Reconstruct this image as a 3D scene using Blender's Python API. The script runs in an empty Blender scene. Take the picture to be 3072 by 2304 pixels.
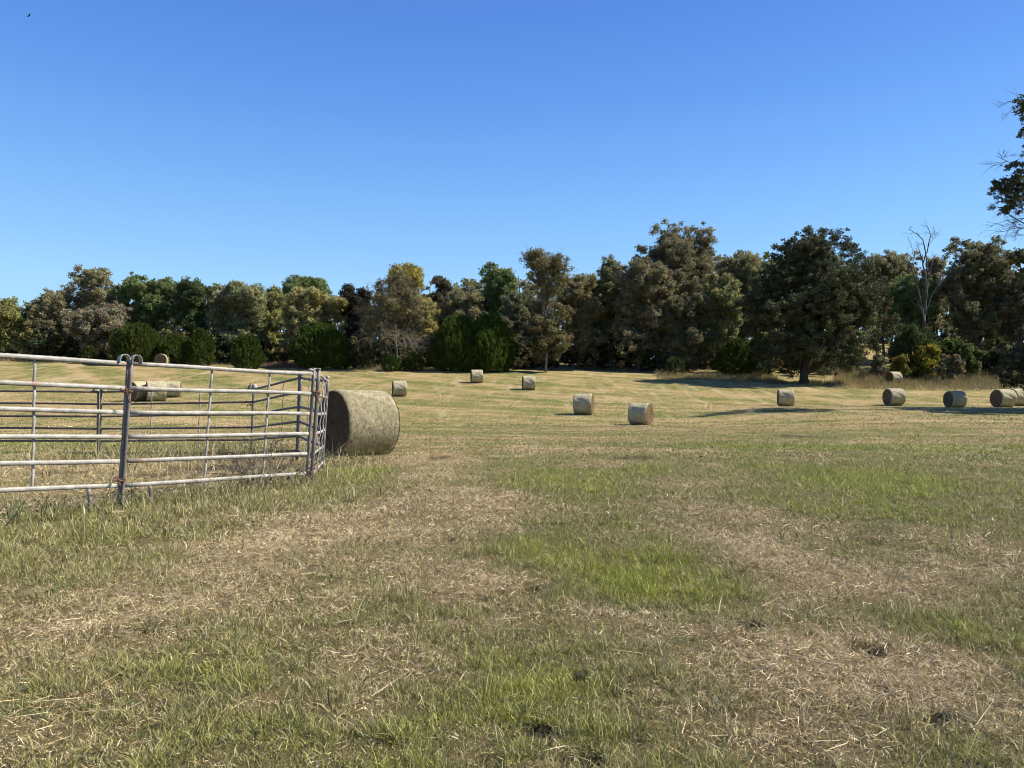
import bpy, math, time
import numpy as np
T0 = time.time()
sc = bpy.context.scene
COL = sc.collection
PI = math.pi

# ------------------------------------------------------------------ camera geometry
F, HY, HC, CX = 2277.0, 1225.0, 1.5, 1536.0      # focal length (photo px), horizon row, eye height, centre column
SUN_EL, SUN_AZ = math.radians(44), math.radians(2)   # azimuth measured from +X towards +Y
SUN = np.array([math.cos(SUN_EL)*math.cos(SUN_AZ), math.cos(SUN_EL)*math.sin(SUN_AZ), math.sin(SUN_EL)])

# ------------------------------------------------------------------ noise
def _hash(ix, iy, seed):
    h = (ix.astype(np.int64)*374761393 + iy.astype(np.int64)*668265263 + seed*974634777) & 0xffffffff
    h = ((h ^ (h >> 13))*1274126177) & 0xffffffff
    h = (h ^ (h >> 16)) & 0xffffffff
    return h.astype(np.float64)/4294967295.0
def vnoise(x, y, seed=0):
    x = np.asarray(x, float); y = np.asarray(y, float)
    ix = np.floor(x); iy = np.floor(y); fx = x-ix; fy = y-iy
    fx = fx*fx*(3-2*fx); fy = fy*fy*(3-2*fy)
    a = _hash(ix, iy, seed); b = _hash(ix+1, iy, seed); c = _hash(ix, iy+1, seed); d = _hash(ix+1, iy+1, seed)
    return (a*(1-fx)+b*fx)*(1-fy)+(c*(1-fx)+d*fx)*fy
def fbm(x, y, seed=0, octv=4):
    s = 0; a = .5; t = 0
    for i in range(octv):
        s = s+a*vnoise(x*2**i+17.3*i, y*2**i-9.1*i, seed+i*31); t += a; a *= .5
    return s/t
def sstep(a, b, x):
    t = np.clip((np.asarray(x, float)-a)/(b-a), 0, 1); return t*t*(3-2*t)

# ------------------------------------------------------------------ terrain
_pd = np.array([-3000, 0, 3, 6, 9, 12, 16, 30, 40, 47.6, 54, 61, 68, 74, 80, 93, 105, 118, 135, 165, 260, 3000.])
_pz = np.array([0, 0, .03, .2, .42, .45, .49, .46, .47, .62, 1.13, 1.75, 2.5, 3.25, 4.1, 5.95, 7.4, 9.0, 10.8, 12.5, 13.5, 13.5])
_td = np.arange(-20, 420, .25)
_tz = np.interp(_td, _pd, _pz)
_k = np.exp(-.5*(np.arange(-16, 17)/6.)**2); _k /= _k.sum()
_tz = np.convolve(np.pad(_tz, 16, mode='edge'), _k, mode='valid')
# knoll-like shelf on the right side of the field
_rz = np.interp(_td, np.array([-20, 12, 30, 42, 50, 55, 61, 66, 80, 420]), np.array([0, 0, .12, .50, .56, .46, .02, -.2, 0, 0.]))
_lz = np.interp(_td, np.array([-20, 35, 46, 52, 58, 66, 80, 420]), np.array([0, 0, .35, .75, .45, .1, 0, 0.]))
_rz = np.convolve(np.pad(_rz, 16, mode='edge'), _k, mode='valid')
def ground_z(x, y):
    x = np.asarray(x, float); y = np.asarray(y, float)
    z = np.interp(y, _td, _tz) + sstep(9, 22, x)*np.interp(y, _td, _rz)
    z = z + sstep(-12, -24, x)*np.interp(y, _td, _lz)
    z = z + 3.6*sstep(96, 130, y)*np.exp(-((x-62)/17)**2)
    z = z - .02*np.clip(x, -70, 70)*sstep(42, 90, y)
    near = 1-sstep(12, 40, np.hypot(x, y))
    z = z + (fbm(x*.35, y*.35, 5, 3)-.5)*.09*sstep(1, 5, np.hypot(x, y)) + (fbm(x*1.7, y*1.7, 9, 3)-.5)*.055*near
    return z
def hit(px, py):
    """distance y at which the sight line of a photo pixel meets the ground"""
    d = np.arange(1.5, 170, .05)
    zr = HC-(py-HY)/F*d
    g = ground_z((px-CX)/F*d, d)
    i = np.argmax(zr <= g)
    return float(d[i]) if zr[i] <= g[i] else 100.0
def at(px, d): return (px-CX)/F*d
def P(px, py, d): return np.array([(px-CX)/F*d, d, HC-(py-HY)/F*d])

# dark bare-soil pits: (px, py, rx, ry)
PITS = [(1735, 2035, 34, 20), (1620, 2195, 55, 24), (1770, 2288, 95, 20), (1860, 2095, 50, 16), (165, 1690, 60, 20),
        (2590, 1622, 55, 11), (2810, 2160, 60, 18), (560, 2080, 50, 13), (2250, 1890, 40, 14), (2600, 1950, 60, 16),
        (1320, 1372, 40, 8), (1900, 1372, 70, 8), (2400, 1310, 60, 6), (1590, 1770, 30, 12), (430, 1900, 45, 14), (800, 1432, 110, 13), (640, 1405, 150, 13), (470, 1425, 90, 10), (840, 1400, 60, 16), (180, 1420, 90, 7), (30, 1357, 40, 5), (330, 1362, 90, 5), (620, 1364, 130, 5)]
BLOBS = [(1960,1740,230,90,1.5),(1650,1640,120,60,1.1),(1720,1480,150,50,1.3),(1900,1420,150,30,.5),(2350,1420,250,40,.5),
 (2800,1530,250,80,.7),(2650,1450,250,40,.5),(300,1600,380,90,.15),(620,1525,380,50,.3),(1060,1430,130,60,1.0),(100,1640,150,60,.4),
 (1700,2080,250,70,.25),(2000,1980,200,50,.4),(2900,2250,140,60,.8),(1500,1980,200,60,.2),(2350,1510,120,50,.6),(2800,1880,160,40,.6),
 (1000,2200,500,80,.2),(500,1990,400,50,.35),(2150,1330,300,25,.35),(1100,1640,120,40,.35),(1560,1420,120,30,.7),(2700,1350,300,30,.4),
 (900,1600,270,80,-1.4),(1500,1530,160,60,-1.4),(1300,1400,220,40,-.9),(2250,1650,170,80,-1.0),(2600,1740,220,50,-1.2),(2560,2050,400,140,-1.5),
 (1850,1855,220,30,-.6),(2960,1650,110,60,-.7),(700,1700,300,100,-.6),(1360,1750,150,50,-.7),(2650,1585,120,30,-.6),(1050,1800,200,50,-.4),
 (1700,1330,500,30,-.5),(2300,1560,150,35,-.5),(250,1505,120,14,-1.0),(200,1400,330,45,-.9),(700,1405,230,45,-1.0),(520,1340,300,12,-.6),(1250,1480,130,40,-.4),(600,1830,200,40,-.5),(1150,1980,200,40,-.4),(200,1900,150,60,-.3),(700,2120,250,40,-.3),(2250,2230,250,60,-.5),(1250,1900,250,60,-.2)]
def world_blob(px, py, rx, ry):
    d = hit(px, py); d0 = hit(px, py+ry*.8); d1 = hit(px, py-ry*.8)
    return at(px, d), d, rx*d/F, max((d1-d0)/1.6, .02)
BLOBW = [world_blob(*b[:4])+(b[4],) for b in BLOBS]
PITW = [world_blob(*b) for b in PITS]
TALLW = [world_blob(*b)+(b[4],) if False else world_blob(*b[:4])+(b[4],) for b in
         [(300,1590,420,90,.6),(640,1520,380,45,.65),(1050,1430,130,60,.9),(80,1650,160,60,.8),(60,1500,120,40,.9),(2400,1410,300,40,.5),(1960,1740,200,70,.35)]]
def green_field(x, y):
    """>0 living grass, <0 dry cut straw"""
    g = (fbm(x*.33+3, y*.33, 21, 3)-.5)*1.3 + (fbm(x*1.4, y*1.4, 22, 3)-.5)*1.7 + (fbm(x*5, y*5, 23, 2)-.5)*.9
    rad = np.hypot(x-45, y-150); ang = np.arctan2(y-150, x-45)
    rows = fbm(rad*.55+ang*1.5, ang*7, 41, 3)-.5; lane = np.sin(rad*2*PI/2.9+2.2*fbm(x*.06, y*.06, 43, 2)*2)
    g = g + (rows*2.2+lane*.16)*sstep(9, 24, y)
    for cx, cy, rx, ry, a in BLOBW:
        q = ((x-cx)/rx)**2+((y-cy)/ry)**2
        g = g + a*np.exp(-q*.8)
    return g + .27 - .12*sstep(3, 9, x)*(1-sstep(9, 14, y)) - .30*sstep(22, 45, y)
def pit_field(x, y):
    p = np.zeros_like(np.asarray(x, float))
    wob = (fbm(x*5, y*5, 77, 2)-.5)*1.4
    for cx, cy, rx, ry in PITW:
        q = ((x-cx)/rx)**2+((y-cy)/ry)**2
        p = np.maximum(p, np.clip(1.5-q+wob, 0, 1))
    return p
def tall_field(x, y):
    t = np.zeros_like(np.asarray(x, float))
    for cx, cy, rx, ry, a in TALLW:
        t = t + a*np.exp(-(((x-cx)/rx)**2+((y-cy)/ry)**2)*.8)
    return np.clip(t, 0, 1.6)

# ------------------------------------------------------------------ mesh helpers
class Geo:
    def __init__(s): s.v = []; s.q = []; s.t = []; s.c = []; s.n = 0
    def add(s, V, quads=None, tris=None, col=None):
        V = np.asarray(V, float).reshape(-1, 3)
        if quads is not None and len(quads): s.q.append(np.asarray(quads, np.int64).reshape(-1, 4)+s.n)
        if tris is not None and len(tris): s.t.append(np.asarray(tris, np.int64).reshape(-1, 3)+s.n)
        c = np.ones((len(V), 3))*.5 if col is None else np.broadcast_to(np.asarray(col, float), (len(V), 3))
        s.v.append(V); s.c.append(c); s.n += len(V)
    def build(s, name, mat, parent=None, smooth=False, offset=None):
        V = np.concatenate(s.v)
        if offset is not None: V = V-np.asarray(offset)
        C = np.concatenate(s.c)
        Q = np.concatenate(s.q) if s.q else np.zeros((0, 4), np.int64)
        T = np.concatenate(s.t) if s.t else np.zeros((0, 3), np.int64)
        me = bpy.data.meshes.new(name)
        me.vertices.add(len(V)); me.vertices.foreach_set('co', V.astype(np.float32).ravel())
        nl = len(Q)*4+len(T)*3
        me.loops.add(nl); me.loops.foreach_set('vertex_index', np.concatenate([Q.ravel(), T.ravel()]).astype(np.int32))
        me.polygons.add(len(Q)+len(T))
        ls = np.concatenate([np.arange(len(Q))*4, len(Q)*4+np.arange(len(T))*3]).astype(np.int32)
        me.polygons.foreach_set('loop_start', ls)
        if smooth: me.polygons.foreach_set('use_smooth', np.ones(len(Q)+len(T), bool))
        me.update(calc_edges=True); me.validate()
        a = me.color_attributes.new('Col', 'FLOAT_COLOR', 'POINT')
        cc = np.ones((len(V), 4), np.float32); cc[:, :3] = C
        a.data.foreach_set('color', cc.ravel())
        me.materials.append(mat)
        o = bpy.data.objects.new(name, me); COL.objects.link(o)
        if parent is not None: o.parent = parent
        return o
def nrm(a): return a/np.maximum(np.linalg.norm(a, axis=-1, keepdims=True), 1e-9)
def tube(g, pts, rad, n=6, col=None, oval=None, up=None, cap=True):
    """swept tube; oval=(width across, height along 'up') scales the section"""
    pts = np.asarray(pts, float); m = len(pts)
    rad = np.broadcast_to(np.asarray(rad, float), (m,))
    tan = nrm(np.gradient(pts, axis=0))
    ref = np.array([0, 0, 1.]) if up is None else np.asarray(up, float)
    if up is None and abs(tan[:, 2]).mean() > .85: ref = np.array([1., .1, 0])
    b = nrm(ref-tan*(tan@ref)[:, None]); a = np.cross(tan, b)
    th = np.arange(n)*2*PI/n+PI/n
    ca, cb = (1, 1) if oval is None else oval
    V = pts[:, None]+rad[:, None, None]*(np.cos(th)[None, :, None]*ca*a[:, None]+np.sin(th)[None, :, None]*cb*b[:, None])
    i = np.arange(m-1)[:, None]*n; j = np.arange(n)[None]; k = (j+1) % n
    Q = np.stack([i+j, i+k, i+n+k, i+n+j], -1).reshape(-1, 4)
    V = V.reshape(-1, 3); T = None
    if cap:
        V = np.concatenate([V, pts[:1], pts[-1:]])
        jj = np.arange(n); kk = (jj+1) % n
        T = np.concatenate([np.stack([kk, jj, np.full(n, m*n)], -1), np.stack([(m-1)*n+jj, (m-1)*n+kk, np.full(n, m*n+1)], -1)])
    g.add(V, Q, T, col)
def wiggle(rng, p0, p1, segs, amp, sag=0.):
    p0 = np.asarray(p0, float); p1 = np.asarray(p1, float)
    t = np.linspace(0, 1, segs+1)[:, None]
    L = np.linalg.norm(p1-p0)
    off = np.cumsum(rng.normal(0, 1, (segs+1, 3)), 0); off = off-off[:1]-(off[-1]-off[0])*t
    return p0+(p1-p0)*t+off*amp*L/segs**.5+np.array([0, 0, -1.])*sag*L*(4*t*(1-t))
def leaves(g, rng, pts, out, size, elong, col, bias=.6, drop=0.):
    """one small diamond leaf (or leaf spray) per point"""
    n = len(pts)
    N = nrm(nrm(out)*bias+rng.normal(0, 1, (n, 3))*.6)
    U = nrm(np.cross(N, rng.normal(0, 1, (n, 3))))
    if drop: U = nrm(U+np.array([0, 0, drop])); N = nrm(N-U*(N*U).sum(1, keepdims=True))
    W = np.cross(N, U)
    s = size*rng.uniform(.55, 1.35, (n, 1))
    k = lambda: rng.uniform(.6, 1.25, (n, 1))
    V = np.stack([pts-U*s*elong*k(), pts+W*s*k()+N*s*.2, pts+U*s*elong*k(), pts-W*s*k()+N*s*.2], 1).reshape(-1, 3)
    Q = np.arange(n*4).reshape(-1, 4)
    g.add(V, Q, None, np.repeat(col, 4, 0))

# ------------------------------------------------------------------ materials
def mat(name):
    m = bpy.data.materials.new(name); m.use_nodes = True
    nt = m.node_tree; nt.nodes.clear()
    return m, nt, nt.nodes, nt.links
def out(nt, sh):
    o = nt.nodes.new('ShaderNodeOutputMaterial'); nt.links.new(sh, o.inputs['Surface']); return o
def leaf_mat(name, trans=.25, spec=.25, rough=.55, tint=(1, 1, 1)):
    m, nt, N, L = mat(name)
    at_ = N.new('ShaderNodeVertexColor'); at_.layer_name = 'Col'
    b = N.new('ShaderNodeBsdfPrincipled'); b.inputs['Roughness'].default_value = rough
    b.inputs['Specular IOR Level'].default_value = spec
    L.new(at_.outputs['Color'], b.inputs['Base Color'])
    t = N.new('ShaderNodeBsdfTranslucent'); L.new(at_.outputs['Color'], t.inputs['Color'])
    mx = N.new('ShaderNodeMixShader'); mx.inputs[0].default_value = trans
    L.new(b.outputs[0], mx.inputs[1]); L.new(t.outputs[0], mx.inputs[2])
    out(nt, mx.outputs[0]); return m
def noise(N, L, vec, scale, detail=4, rough=.6):
    n = N.new('ShaderNodeTexNoise'); n.inputs['Scale'].default_value = scale
    n.inputs['Detail'].default_value = detail; n.inputs['Roughness'].default_value = rough
    if vec is not None: L.new(vec, n.inputs['Vector'])
    return n.outputs['Fac']
def ramp(N, L, fac, stops):
    r = N.new('ShaderNodeValToRGB'); e = r.color_ramp.elements
    while len(e) < len(stops): e.new(.5)
    for k, (p, c) in enumerate(stops):
        e[k].position = p; e[k].color = (c[0], c[1], c[2], 1)
    L.new(fac, r.inputs[0]); return r.outputs[0]
def mix(N, L, fac, a, b, mode='MIX'):
    x = N.new('ShaderNodeMix'); x.data_type = 'RGBA'; x.blend_type = mode
    for s, v in ((x.inputs[0], fac), (x.inputs[6], a), (x.inputs[7], b)):
        if isinstance(v, (int, float)): s.default_value = v
        elif isinstance(v, tuple): s.default_value = (*v, 1)
        else: L.new(v, s)
    return x.outputs[2]
def math_(N, L, op, a, b=None):
    x = N.new('ShaderNodeMath'); x.operation = op
    for s, v in ((x.inputs[0], a), (x.inputs[1], b)):
        if v is None: continue
        if isinstance(v, (int, float)): s.default_value = v
        else: L.new(v, s)
    return x.outputs[0]
def bumped(N, L, b, h, strength, dist):
    u = N.new('ShaderNodeBump'); u.inputs['Strength'].default_value = strength; u.inputs['Distance'].default_value = dist
    L.new(h, u.inputs['Height']); L.new(u.outputs[0], b.inputs['Normal'])

M_leaf = leaf_mat('foliage', .42, .05, .6)
M_oak = leaf_mat('oak foliage', .2, .06, .55)
M_grass = leaf_mat('grass blades', .25, .2, .5)
M_straw = leaf_mat('dry straw', .1, .35, .45)
M_bark = leaf_mat('bark', 0., .1, .9)

def ground_mat():
    m, nt, N, L = mat('mown hay field')
    a = N.new('ShaderNodeVertexColor'); a.layer_name = 'Col'          # R greenness, G bare soil, B near
    sp = N.new('ShaderNodeSeparateColor'); L.new(a.outputs['Color'], sp.inputs[0])
    tc = N.new('ShaderNodeTexCoord'); v = tc.outputs['Object']
    mp = N.new('ShaderNodeMapping'); mp.inputs['Scale'].default_value = (.16, 1.5, 1); mp.inputs['Rotation'].default_value = (0, 0, math.radians(-7)); L.new(v, mp.inputs[0])
    rows = noise(N, L, mp.outputs[0], 1.0, 5, .65)
    mp2 = N.new('ShaderNodeMapping'); mp2.inputs['Scale'].default_value = (1.1, .05, 1); mp2.inputs['Rotation'].default_value = (0, 0, math.radians(5)); L.new(v, mp2.inputs[0])
    tracks = noise(N, L, mp2.outputs[0], .8, 3, .5)
    f1 = noise(N, L, v, 4.0, 6, .7); f2 = noise(N, L, v, 45.0, 4, .7); f3 = noise(N, L, v, .35, 4, .6)
    s = math_(N, L, 'ADD', math_(N, L, 'MULTIPLY', rows, .55), math_(N, L, 'MULTIPLY', f1, .9))
    s = math_(N, L, 'ADD', s, math_(N, L, 'MULTIPLY', f2, .5))
    s = math_(N, L, 'ADD', s, math_(N, L, 'MULTIPLY', f3, .5))
    s = math_(N, L, 'SUBTRACT', s, 1.225)                                # about -.5 .. .5
    g = math_(N, L, 'ADD', sp.outputs[0], math_(N, L, 'MULTIPLY', s, 1.15))
    col = ramp(N, L, g, [(.10, (.345, .25, .125)), (.34, (.265, .205, .085)), (.5, (.20, .172, .062)), (.66, (.14, .142, .042)), (.9, (.095, .117, .03))])
    tr = ramp(N, L, tracks, [(.56, (0, 0, 0)), (.68, (1, 1, 1))])
    col = mix(N, L, math_(N, L, 'MULTIPLY', tr, .45), col, (.43, .34, .2))
    rus = ramp(N, L, noise(N, L, v, .9, 5, .7), [(.55, (0, 0, 0)), (.75, (1, 1, 1))])
    col = mix(N, L, math_(N, L, 'MULTIPLY', rus, .5), col, (.24, .15, .075))
    col = mix(N, L, sp.outputs[1], col, (.045, .03, .02))
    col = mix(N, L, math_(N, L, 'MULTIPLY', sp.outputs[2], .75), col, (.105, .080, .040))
    b = N.new('ShaderNodeBsdfPrincipled'); b.inputs['Roughness'].default_value = .95; b.inputs['Specular IOR Level'].default_value = .08
    L.new(col, b.inputs['Base Color'])
    h = math_(N, L, 'ADD', math_(N, L, 'MULTIPLY', f1, .7), math_(N, L, 'MULTIPLY', f2, .3))
    bumped(N, L, b, h, .9, .12)
    out(nt, b.outputs[0]); return m

def metal_mat(name, base, light, rustamt, dark):
    m, nt, N, L = mat(name)
    tc = N.new('ShaderNodeTexCoord'); v = tc.outputs['Object']
    mp = N.new('ShaderNodeMapping'); mp.inputs['Scale'].default_value = (1, 1, 1); L.new(v, mp.inputs[0])
    n1 = noise(N, L, v, 9, 6, .7); n2 = noise(N, L, v, 55, 4, .7); n3 = noise(N, L, v, 2.2, 5, .7)
    col = ramp(N, L, n1, [(.3, dark), (.5, base), (.72, light)])
    sp = ramp(N, L, n2, [(.5, (0, 0, 0)), (.7, (1, 1, 1))])
    col = mix(N, L, math_(N, L, 'MULTIPLY', sp, .35), col, light)
    ru = ramp(N, L, n3, [(.62-rustamt*.3, (0, 0, 0)), (.78-rustamt*.3, (1, 1, 1))])
    ru = math_(N, L, 'MULTIPLY', ru, .75)
    col = mix(N, L, ru, col, (.2, .1, .055))
    b = N.new('ShaderNodeBsdfPrincipled'); L.new(col, b.inputs['Base Color'])
    b.inputs['Metallic'].default_value = 0.; b.inputs['Specular IOR Level'].default_value = .3
    L.new(math_(N, L, 'ADD', math_(N, L, 'MULTIPLY', n1, .3), .35), b.inputs['Roughness'])
    bumped(N, L, b, n2, .25, .004)
    out(nt, b.outputs[0]); return m
M_rail = metal_mat('weathered galvanised pipe', (.29, .272, .232), (.47, .445, .39), .22, (.16, .148, .125))
M_railrust = metal_mat('rusting galvanised pipe', (.4, .37, .34), (.55, .52, .48), .55, (.28, .24, .21))
M_post = metal_mat('dull steel post', (.135, .12, .105), (.27, .245, .215), .15, (.075, .066, .058))
M_stay = metal_mat('grey steel stay', (.31, .285, .245), (.44, .41, .36), .1, (.17, .155, .135))
M_strap = metal_mat('galvanised strap', (.30, .29, .26), (.44, .43, .39), .1, (.2, .19, .17))
M_far = metal_mat('brown weathered pipe', (.11, .082, .075), (.2, .165, .15), .25, (.07, .05, .045))
M_chain = metal_mat('rusty chain', (.13, .07, .045), (.2, .11, .07), .6, (.07, .04, .03))

def bale_mat(name, end=False):
    m, nt, N, L = mat(name)
    a = N.new('ShaderNodeVertexColor'); a.layer_name = 'Col'
    tc = N.new('ShaderNodeTexCoord'); v = tc.outputs['Object']
    oi = N.new('ShaderNodeObjectInfo')
    add = N.new('ShaderNodeVectorMath'); add.operation = 'ADD'; L.new(v, add.inputs[0])
    cmb = N.new('ShaderNodeCombineXYZ'); L.new(math_(N, L, 'MULTIPLY', oi.outputs['Random'], 9.0), cmb.inputs[0]); L.new(cmb.outputs[0], add.inputs[1])
    v = add.outputs[0]
    n1 = noise(N, L, v, 2.6, 5, .65); n2 = noise(N, L, v, 60, 4, .75); n3 = noise(N, L, v, 11, 5, .7)
    base = a.outputs['Color']
    if not end:
        gr = ramp(N, L, n1, [(.42, (0, 0, 0)), (.62, (1, 1, 1))])
        base = mix(N, L, math_(N, L, 'MULTIPLY', gr, .55), base, (.48, .49, .25))
    dk = ramp(N, L, n3, [(.32, (.6, .53, .46)), (.55, (1.1, 1.08, 1.05))])
    col = mix(N, L, 1.0, base, dk, 'MULTIPLY')
    dk2 = ramp(N, L, n2, [(.3, (.5, .46, .42)), (.62, (1.15, 1.15, 1.15))])
    col = mix(N, L, .8, col, dk2, 'MULTIPLY')
    b = N.new('ShaderNodeBsdfPrincipled'); L.new(col, b.inputs['Base Color']); b.inputs['Roughness'].default_value = .85
    b.inputs['Specular IOR Level'].default_value = .12
    bumped(N, L, b, math_(N, L, 'ADD', n2, n3), .8, .03)
    out(nt, b.outputs[0]); return m
M_bale = bale_mat('net wrapped hay'); M_balend = bale_mat('hay bale end', True)
def plain(name, c, rough=.8):
    m, nt, N, L = mat(name)
    n = noise(N, L, None, 6, 4, .6)
    b = N.new('ShaderNodeBsdfPrincipled'); b.inputs['Roughness'].default_value = rough
    L.new(ramp(N, L, n, [(.3, tuple(.7*k for k in c)), (.7, tuple(1.3*k for k in c))]), b.inputs['Base Color'])
    out(nt, b.outputs[0]); return m

# ------------------------------------------------------------------ object helpers
def tag(o, label, cat, group=None, kind=None):
    o['label'] = label; o['category'] = cat
    if group: o['group'] = group
    if kind: o['kind'] = kind
    return o
def empty(name, loc, label, cat, group=None):
    o = bpy.data.objects.new(name, None); COL.objects.link(o); o.location = [float(k) for k in loc]
    o.empty_display_size = .3
    return tag(o, label, cat, group)

# ------------------------------------------------------------------ ground sheet
def build_ground():
    r = np.concatenate([[.01], np.geomspace(.4, 3.0, 40)[:-1], np.geomspace(3.0, 140, 620)[:-1], np.geomspace(140, 3000, 60)])
    th = np.concatenate([np.linspace(-50, 50, 520), np.linspace(50, 310, 66)[1:-1]])*PI/180
    R, T = np.meshgrid(r, th, indexing='ij')
    X = R*np.sin(T); Y = R*np.cos(T)
    pit = pit_field(X, Y)*(R < 40)
    Z = ground_z(X, Y)-.05*pit
    V = np.stack([X, Y, Z], -1).reshape(-1, 3)
    m, n = R.shape
    i = np.arange(m-1)[:, None]*n; j = np.arange(n)[None]; k = (j+1) % n
    Q = np.stack([i+j, i+n+j, i+n+k, i+k], -1).reshape(-1, 4)
    gf = np.clip(.42+green_field(X, Y)*.36, 0, 1)
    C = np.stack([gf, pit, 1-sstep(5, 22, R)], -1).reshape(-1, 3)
    g = Geo(); g.add(V, Q, None, C)
    o = g.build('ground', ground_mat(), smooth=True)
    o['kind'] = 'structure'
build_ground()

# ------------------------------------------------------------------ grass and cut hay
GREENS = np.array([[.19, .21, .045], [.26, .27, .065], [.115, .14, .032], [.33, .33, .085], [.20, .215, .085]])
STRAWS = np.array([[.60, .46, .26], [.50, .37, .19], [.72, .59, .37], [.36, .25, .12], [.22, .145, .065], [.52, .44, .20], [.66, .53, .31], [.80, .69, .46], [.14, .095, .05]])
def sample(rng, n, r0, r1, half=44, power=1.):
    u = rng.uniform(0, 1, n)
    r = r0*(r1/r0)**u if power == 0 else (r0**power+u*(r1**power-r0**power))**(1/power)
    t = rng.uniform(-half, half, n)*PI/180
    return r*np.sin(t), r*np.cos(t), r
def blades(g, rng, x, y, h, w, lean, col, curl=.5, z0=-.005):
    """tapered bent blades: base pair, middle pair, tip. lean 0 upright .. 1 flat"""
    n = len(x); z = ground_z(x, y)+z0
    az = rng.uniform(0, 2*PI, n); ln = np.clip(lean, 0, 1)*PI/2
    d = np.stack([np.cos(az)*np.sin(ln), np.sin(az)*np.sin(ln), np.cos(ln)], -1)
    s = nrm(np.cross(d, rng.normal(0, 1, (n, 3))))
    b = np.stack([x, y, z], -1)
    down = np.zeros((n, 3)); down[:, 2] = -1
    side = rng.normal(0, 1, (n, 3))*np.array([1, 1, .15])
    mid = b+d*(h*.5)[:, None]+side*(h*.08)[:, None]
    ln2 = np.clip(curl*rng.uniform(0, 1, n), 0, 1)[:, None]
    d2 = nrm(d*(1-ln2)+np.stack([np.cos(az), np.sin(az), np.full(n, -.15)], -1)*ln2+side*.15)
    tip = mid+d2*(h*.5)[:, None]
    zt = ground_z(tip[:, 0], tip[:, 1])+.004
    tip[:, 2] = np.maximum(tip[:, 2], zt)
    w = np.asarray(w)[:, None] if np.ndim(w) else w
    V = np.stack([b-s*w, b+s*w, mid+s*w*.8, mid-s*w*.8, tip], 1).reshape(-1, 3)
    k = np.arange(n)*5
    Q = np.stack([k, k+1, k+2, k+3], -1); T = np.stack([k+3, k+2, k+4], -1)
    g.add(V, Q, T, np.repeat(col, 5, 0))
def pick(rng, pal, n, jit=.48):
    c = pal[rng.integers(0, len(pal), n)]*rng.uniform(1-jit, 1+jit, (n, 1))
    return c
def build_grass():
    rng = np.random.default_rng(11)
    gg, gs = Geo(), Geo()
    for n, r0, r1, wn in ((900000, 2.3, 7.5, .72), (760000, 7, 16, 1.25), (520000, 15, 42, 3.), (200000, 40, 90, 8.)):
        if r0 < 14:                                                       # blades grow in tufts with gaps of thatch between
            k_ = n//16; x, y, r = sample(rng, k_, r0, r1, 44, 1.0); ti = np.repeat(np.arange(k_), 16); n = len(ti)
            sp = (.011+.016*rng.uniform(0, 1, k_))*(1 if r0 < 5 else 1.5)
            ox, oy = rng.normal(0, 1, n)*sp[ti], rng.normal(0, 1, n)*sp[ti]; x, y = x[ti]+ox, y[ti]+oy
            th_, tb = rng.gamma(5., .2, k_)[ti], rng.normal(0, .5, k_)[ti]
        else:
            x, y, r = sample(rng, n, r0, r1, 44, 1.0 if r0 < 30 else 1.2); th_, tb = np.ones(n), rng.normal(0, .62, n)
        gf = green_field(x, y); pit = pit_field(x, y); tl = tall_field(x, y)
        clump = fbm(x*6, y*6, 61, 2)
        p = sstep(-.75, .75, gf*.8+tb+rng.normal(0, .25, n)+.04)                   # probability of living grass
        live = rng.uniform(0, 1, n) < (.22+.70*p)
        keep = rng.uniform(0, 1, n) > pit*.93
        keep &= rng.uniform(0, 1, n) < .25+1.3*clump
        live_k = live & keep; mat_ = fbm(x*2.2+y*.7, y*5.5-x*1.2, 67, 3)
        dry_k = (~live) & keep & (rng.uniform(0, 1, n) < .15+1.6*np.clip(mat_-.25, 0, 1)+.3*np.clip(-gf, 0, 1))
        # living blades
        i = np.where(live_k)[0]; m = len(i)
        h = rng.gamma(5., .2, m)*th_[i]*(.018+.062*np.clip(clump[i]-.2, 0, 1)**1.5)*(1+.7*tl[i])*(1+.25*np.clip(gf[i], 0, 1))*(1 if r0 < 14 else (1.15 if r0 < 30 else 1.6))
        w = (.0016+.0016*rng.uniform(0, 1, m))*wn*np.where(rng.uniform(0, 1, m) < .05, 2.0, 1)
        c = pick(rng, GREENS, m)
        lush = np.clip(gf[i]-.5, 0, .8)[:, None]; c = c*(1+lush*np.array([.45, .42, .08]))
        mixs = np.clip(.55-gf[i]*.38+rng.normal(0, .26, m), 0, 1)[:, None]
        c = c*(1-mixs)+pick(rng, STRAWS, m)*mixs*.8
        blades(gg, rng, x[i], y[i], h, w, np.clip(rng.normal(.33, .2, m), .02, .85), c, .7)
        # dry litter
        i = np.where(dry_k)[0]; m = len(i)
        h = rng.gamma(2.5, .4, m)*.030*(1 if r0 < 14 else (1.3 if r0 < 30 else 1.9))
        w = (.0010+.0014*rng.uniform(0, 1, m))*wn
        c = pick(rng, STRAWS, m)*(1 if r0 < 14 else np.array([.62, .575, .44]))
        pale = np.clip(-gf[i], 0, 1)[:, None]
        c = c*(1-pale*.35)+np.array([.56, .44, .24])*pale*.35
        lay = rng.uniform(0, .035, m)*np.clip(.3-gf[i], 0, 1)
        blades(gs, rng, x[i], y[i], h, w, np.clip(rng.normal(.8, .2, m), .1, .99), c, .3, lay)
    # long pale stalks lying on the stubble, and broad green blades in tufts
    x, y, r = sample(rng, 1500, 2.4, 12, 42, 1.2)
    k = (green_field(x, y) < .5) & (pit_field(x, y) < .9); x, y = x[k], y[k]; m = len(x)
    blades(gs, rng, x, y, rng.uniform(.06, .24, m), rng.uniform(.001, .0024, m), rng.uniform(.86, .98, m), np.array([.56, .46, .25])*rng.uniform(.6, 1.1, (m, 1)), .15, .03)
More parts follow.
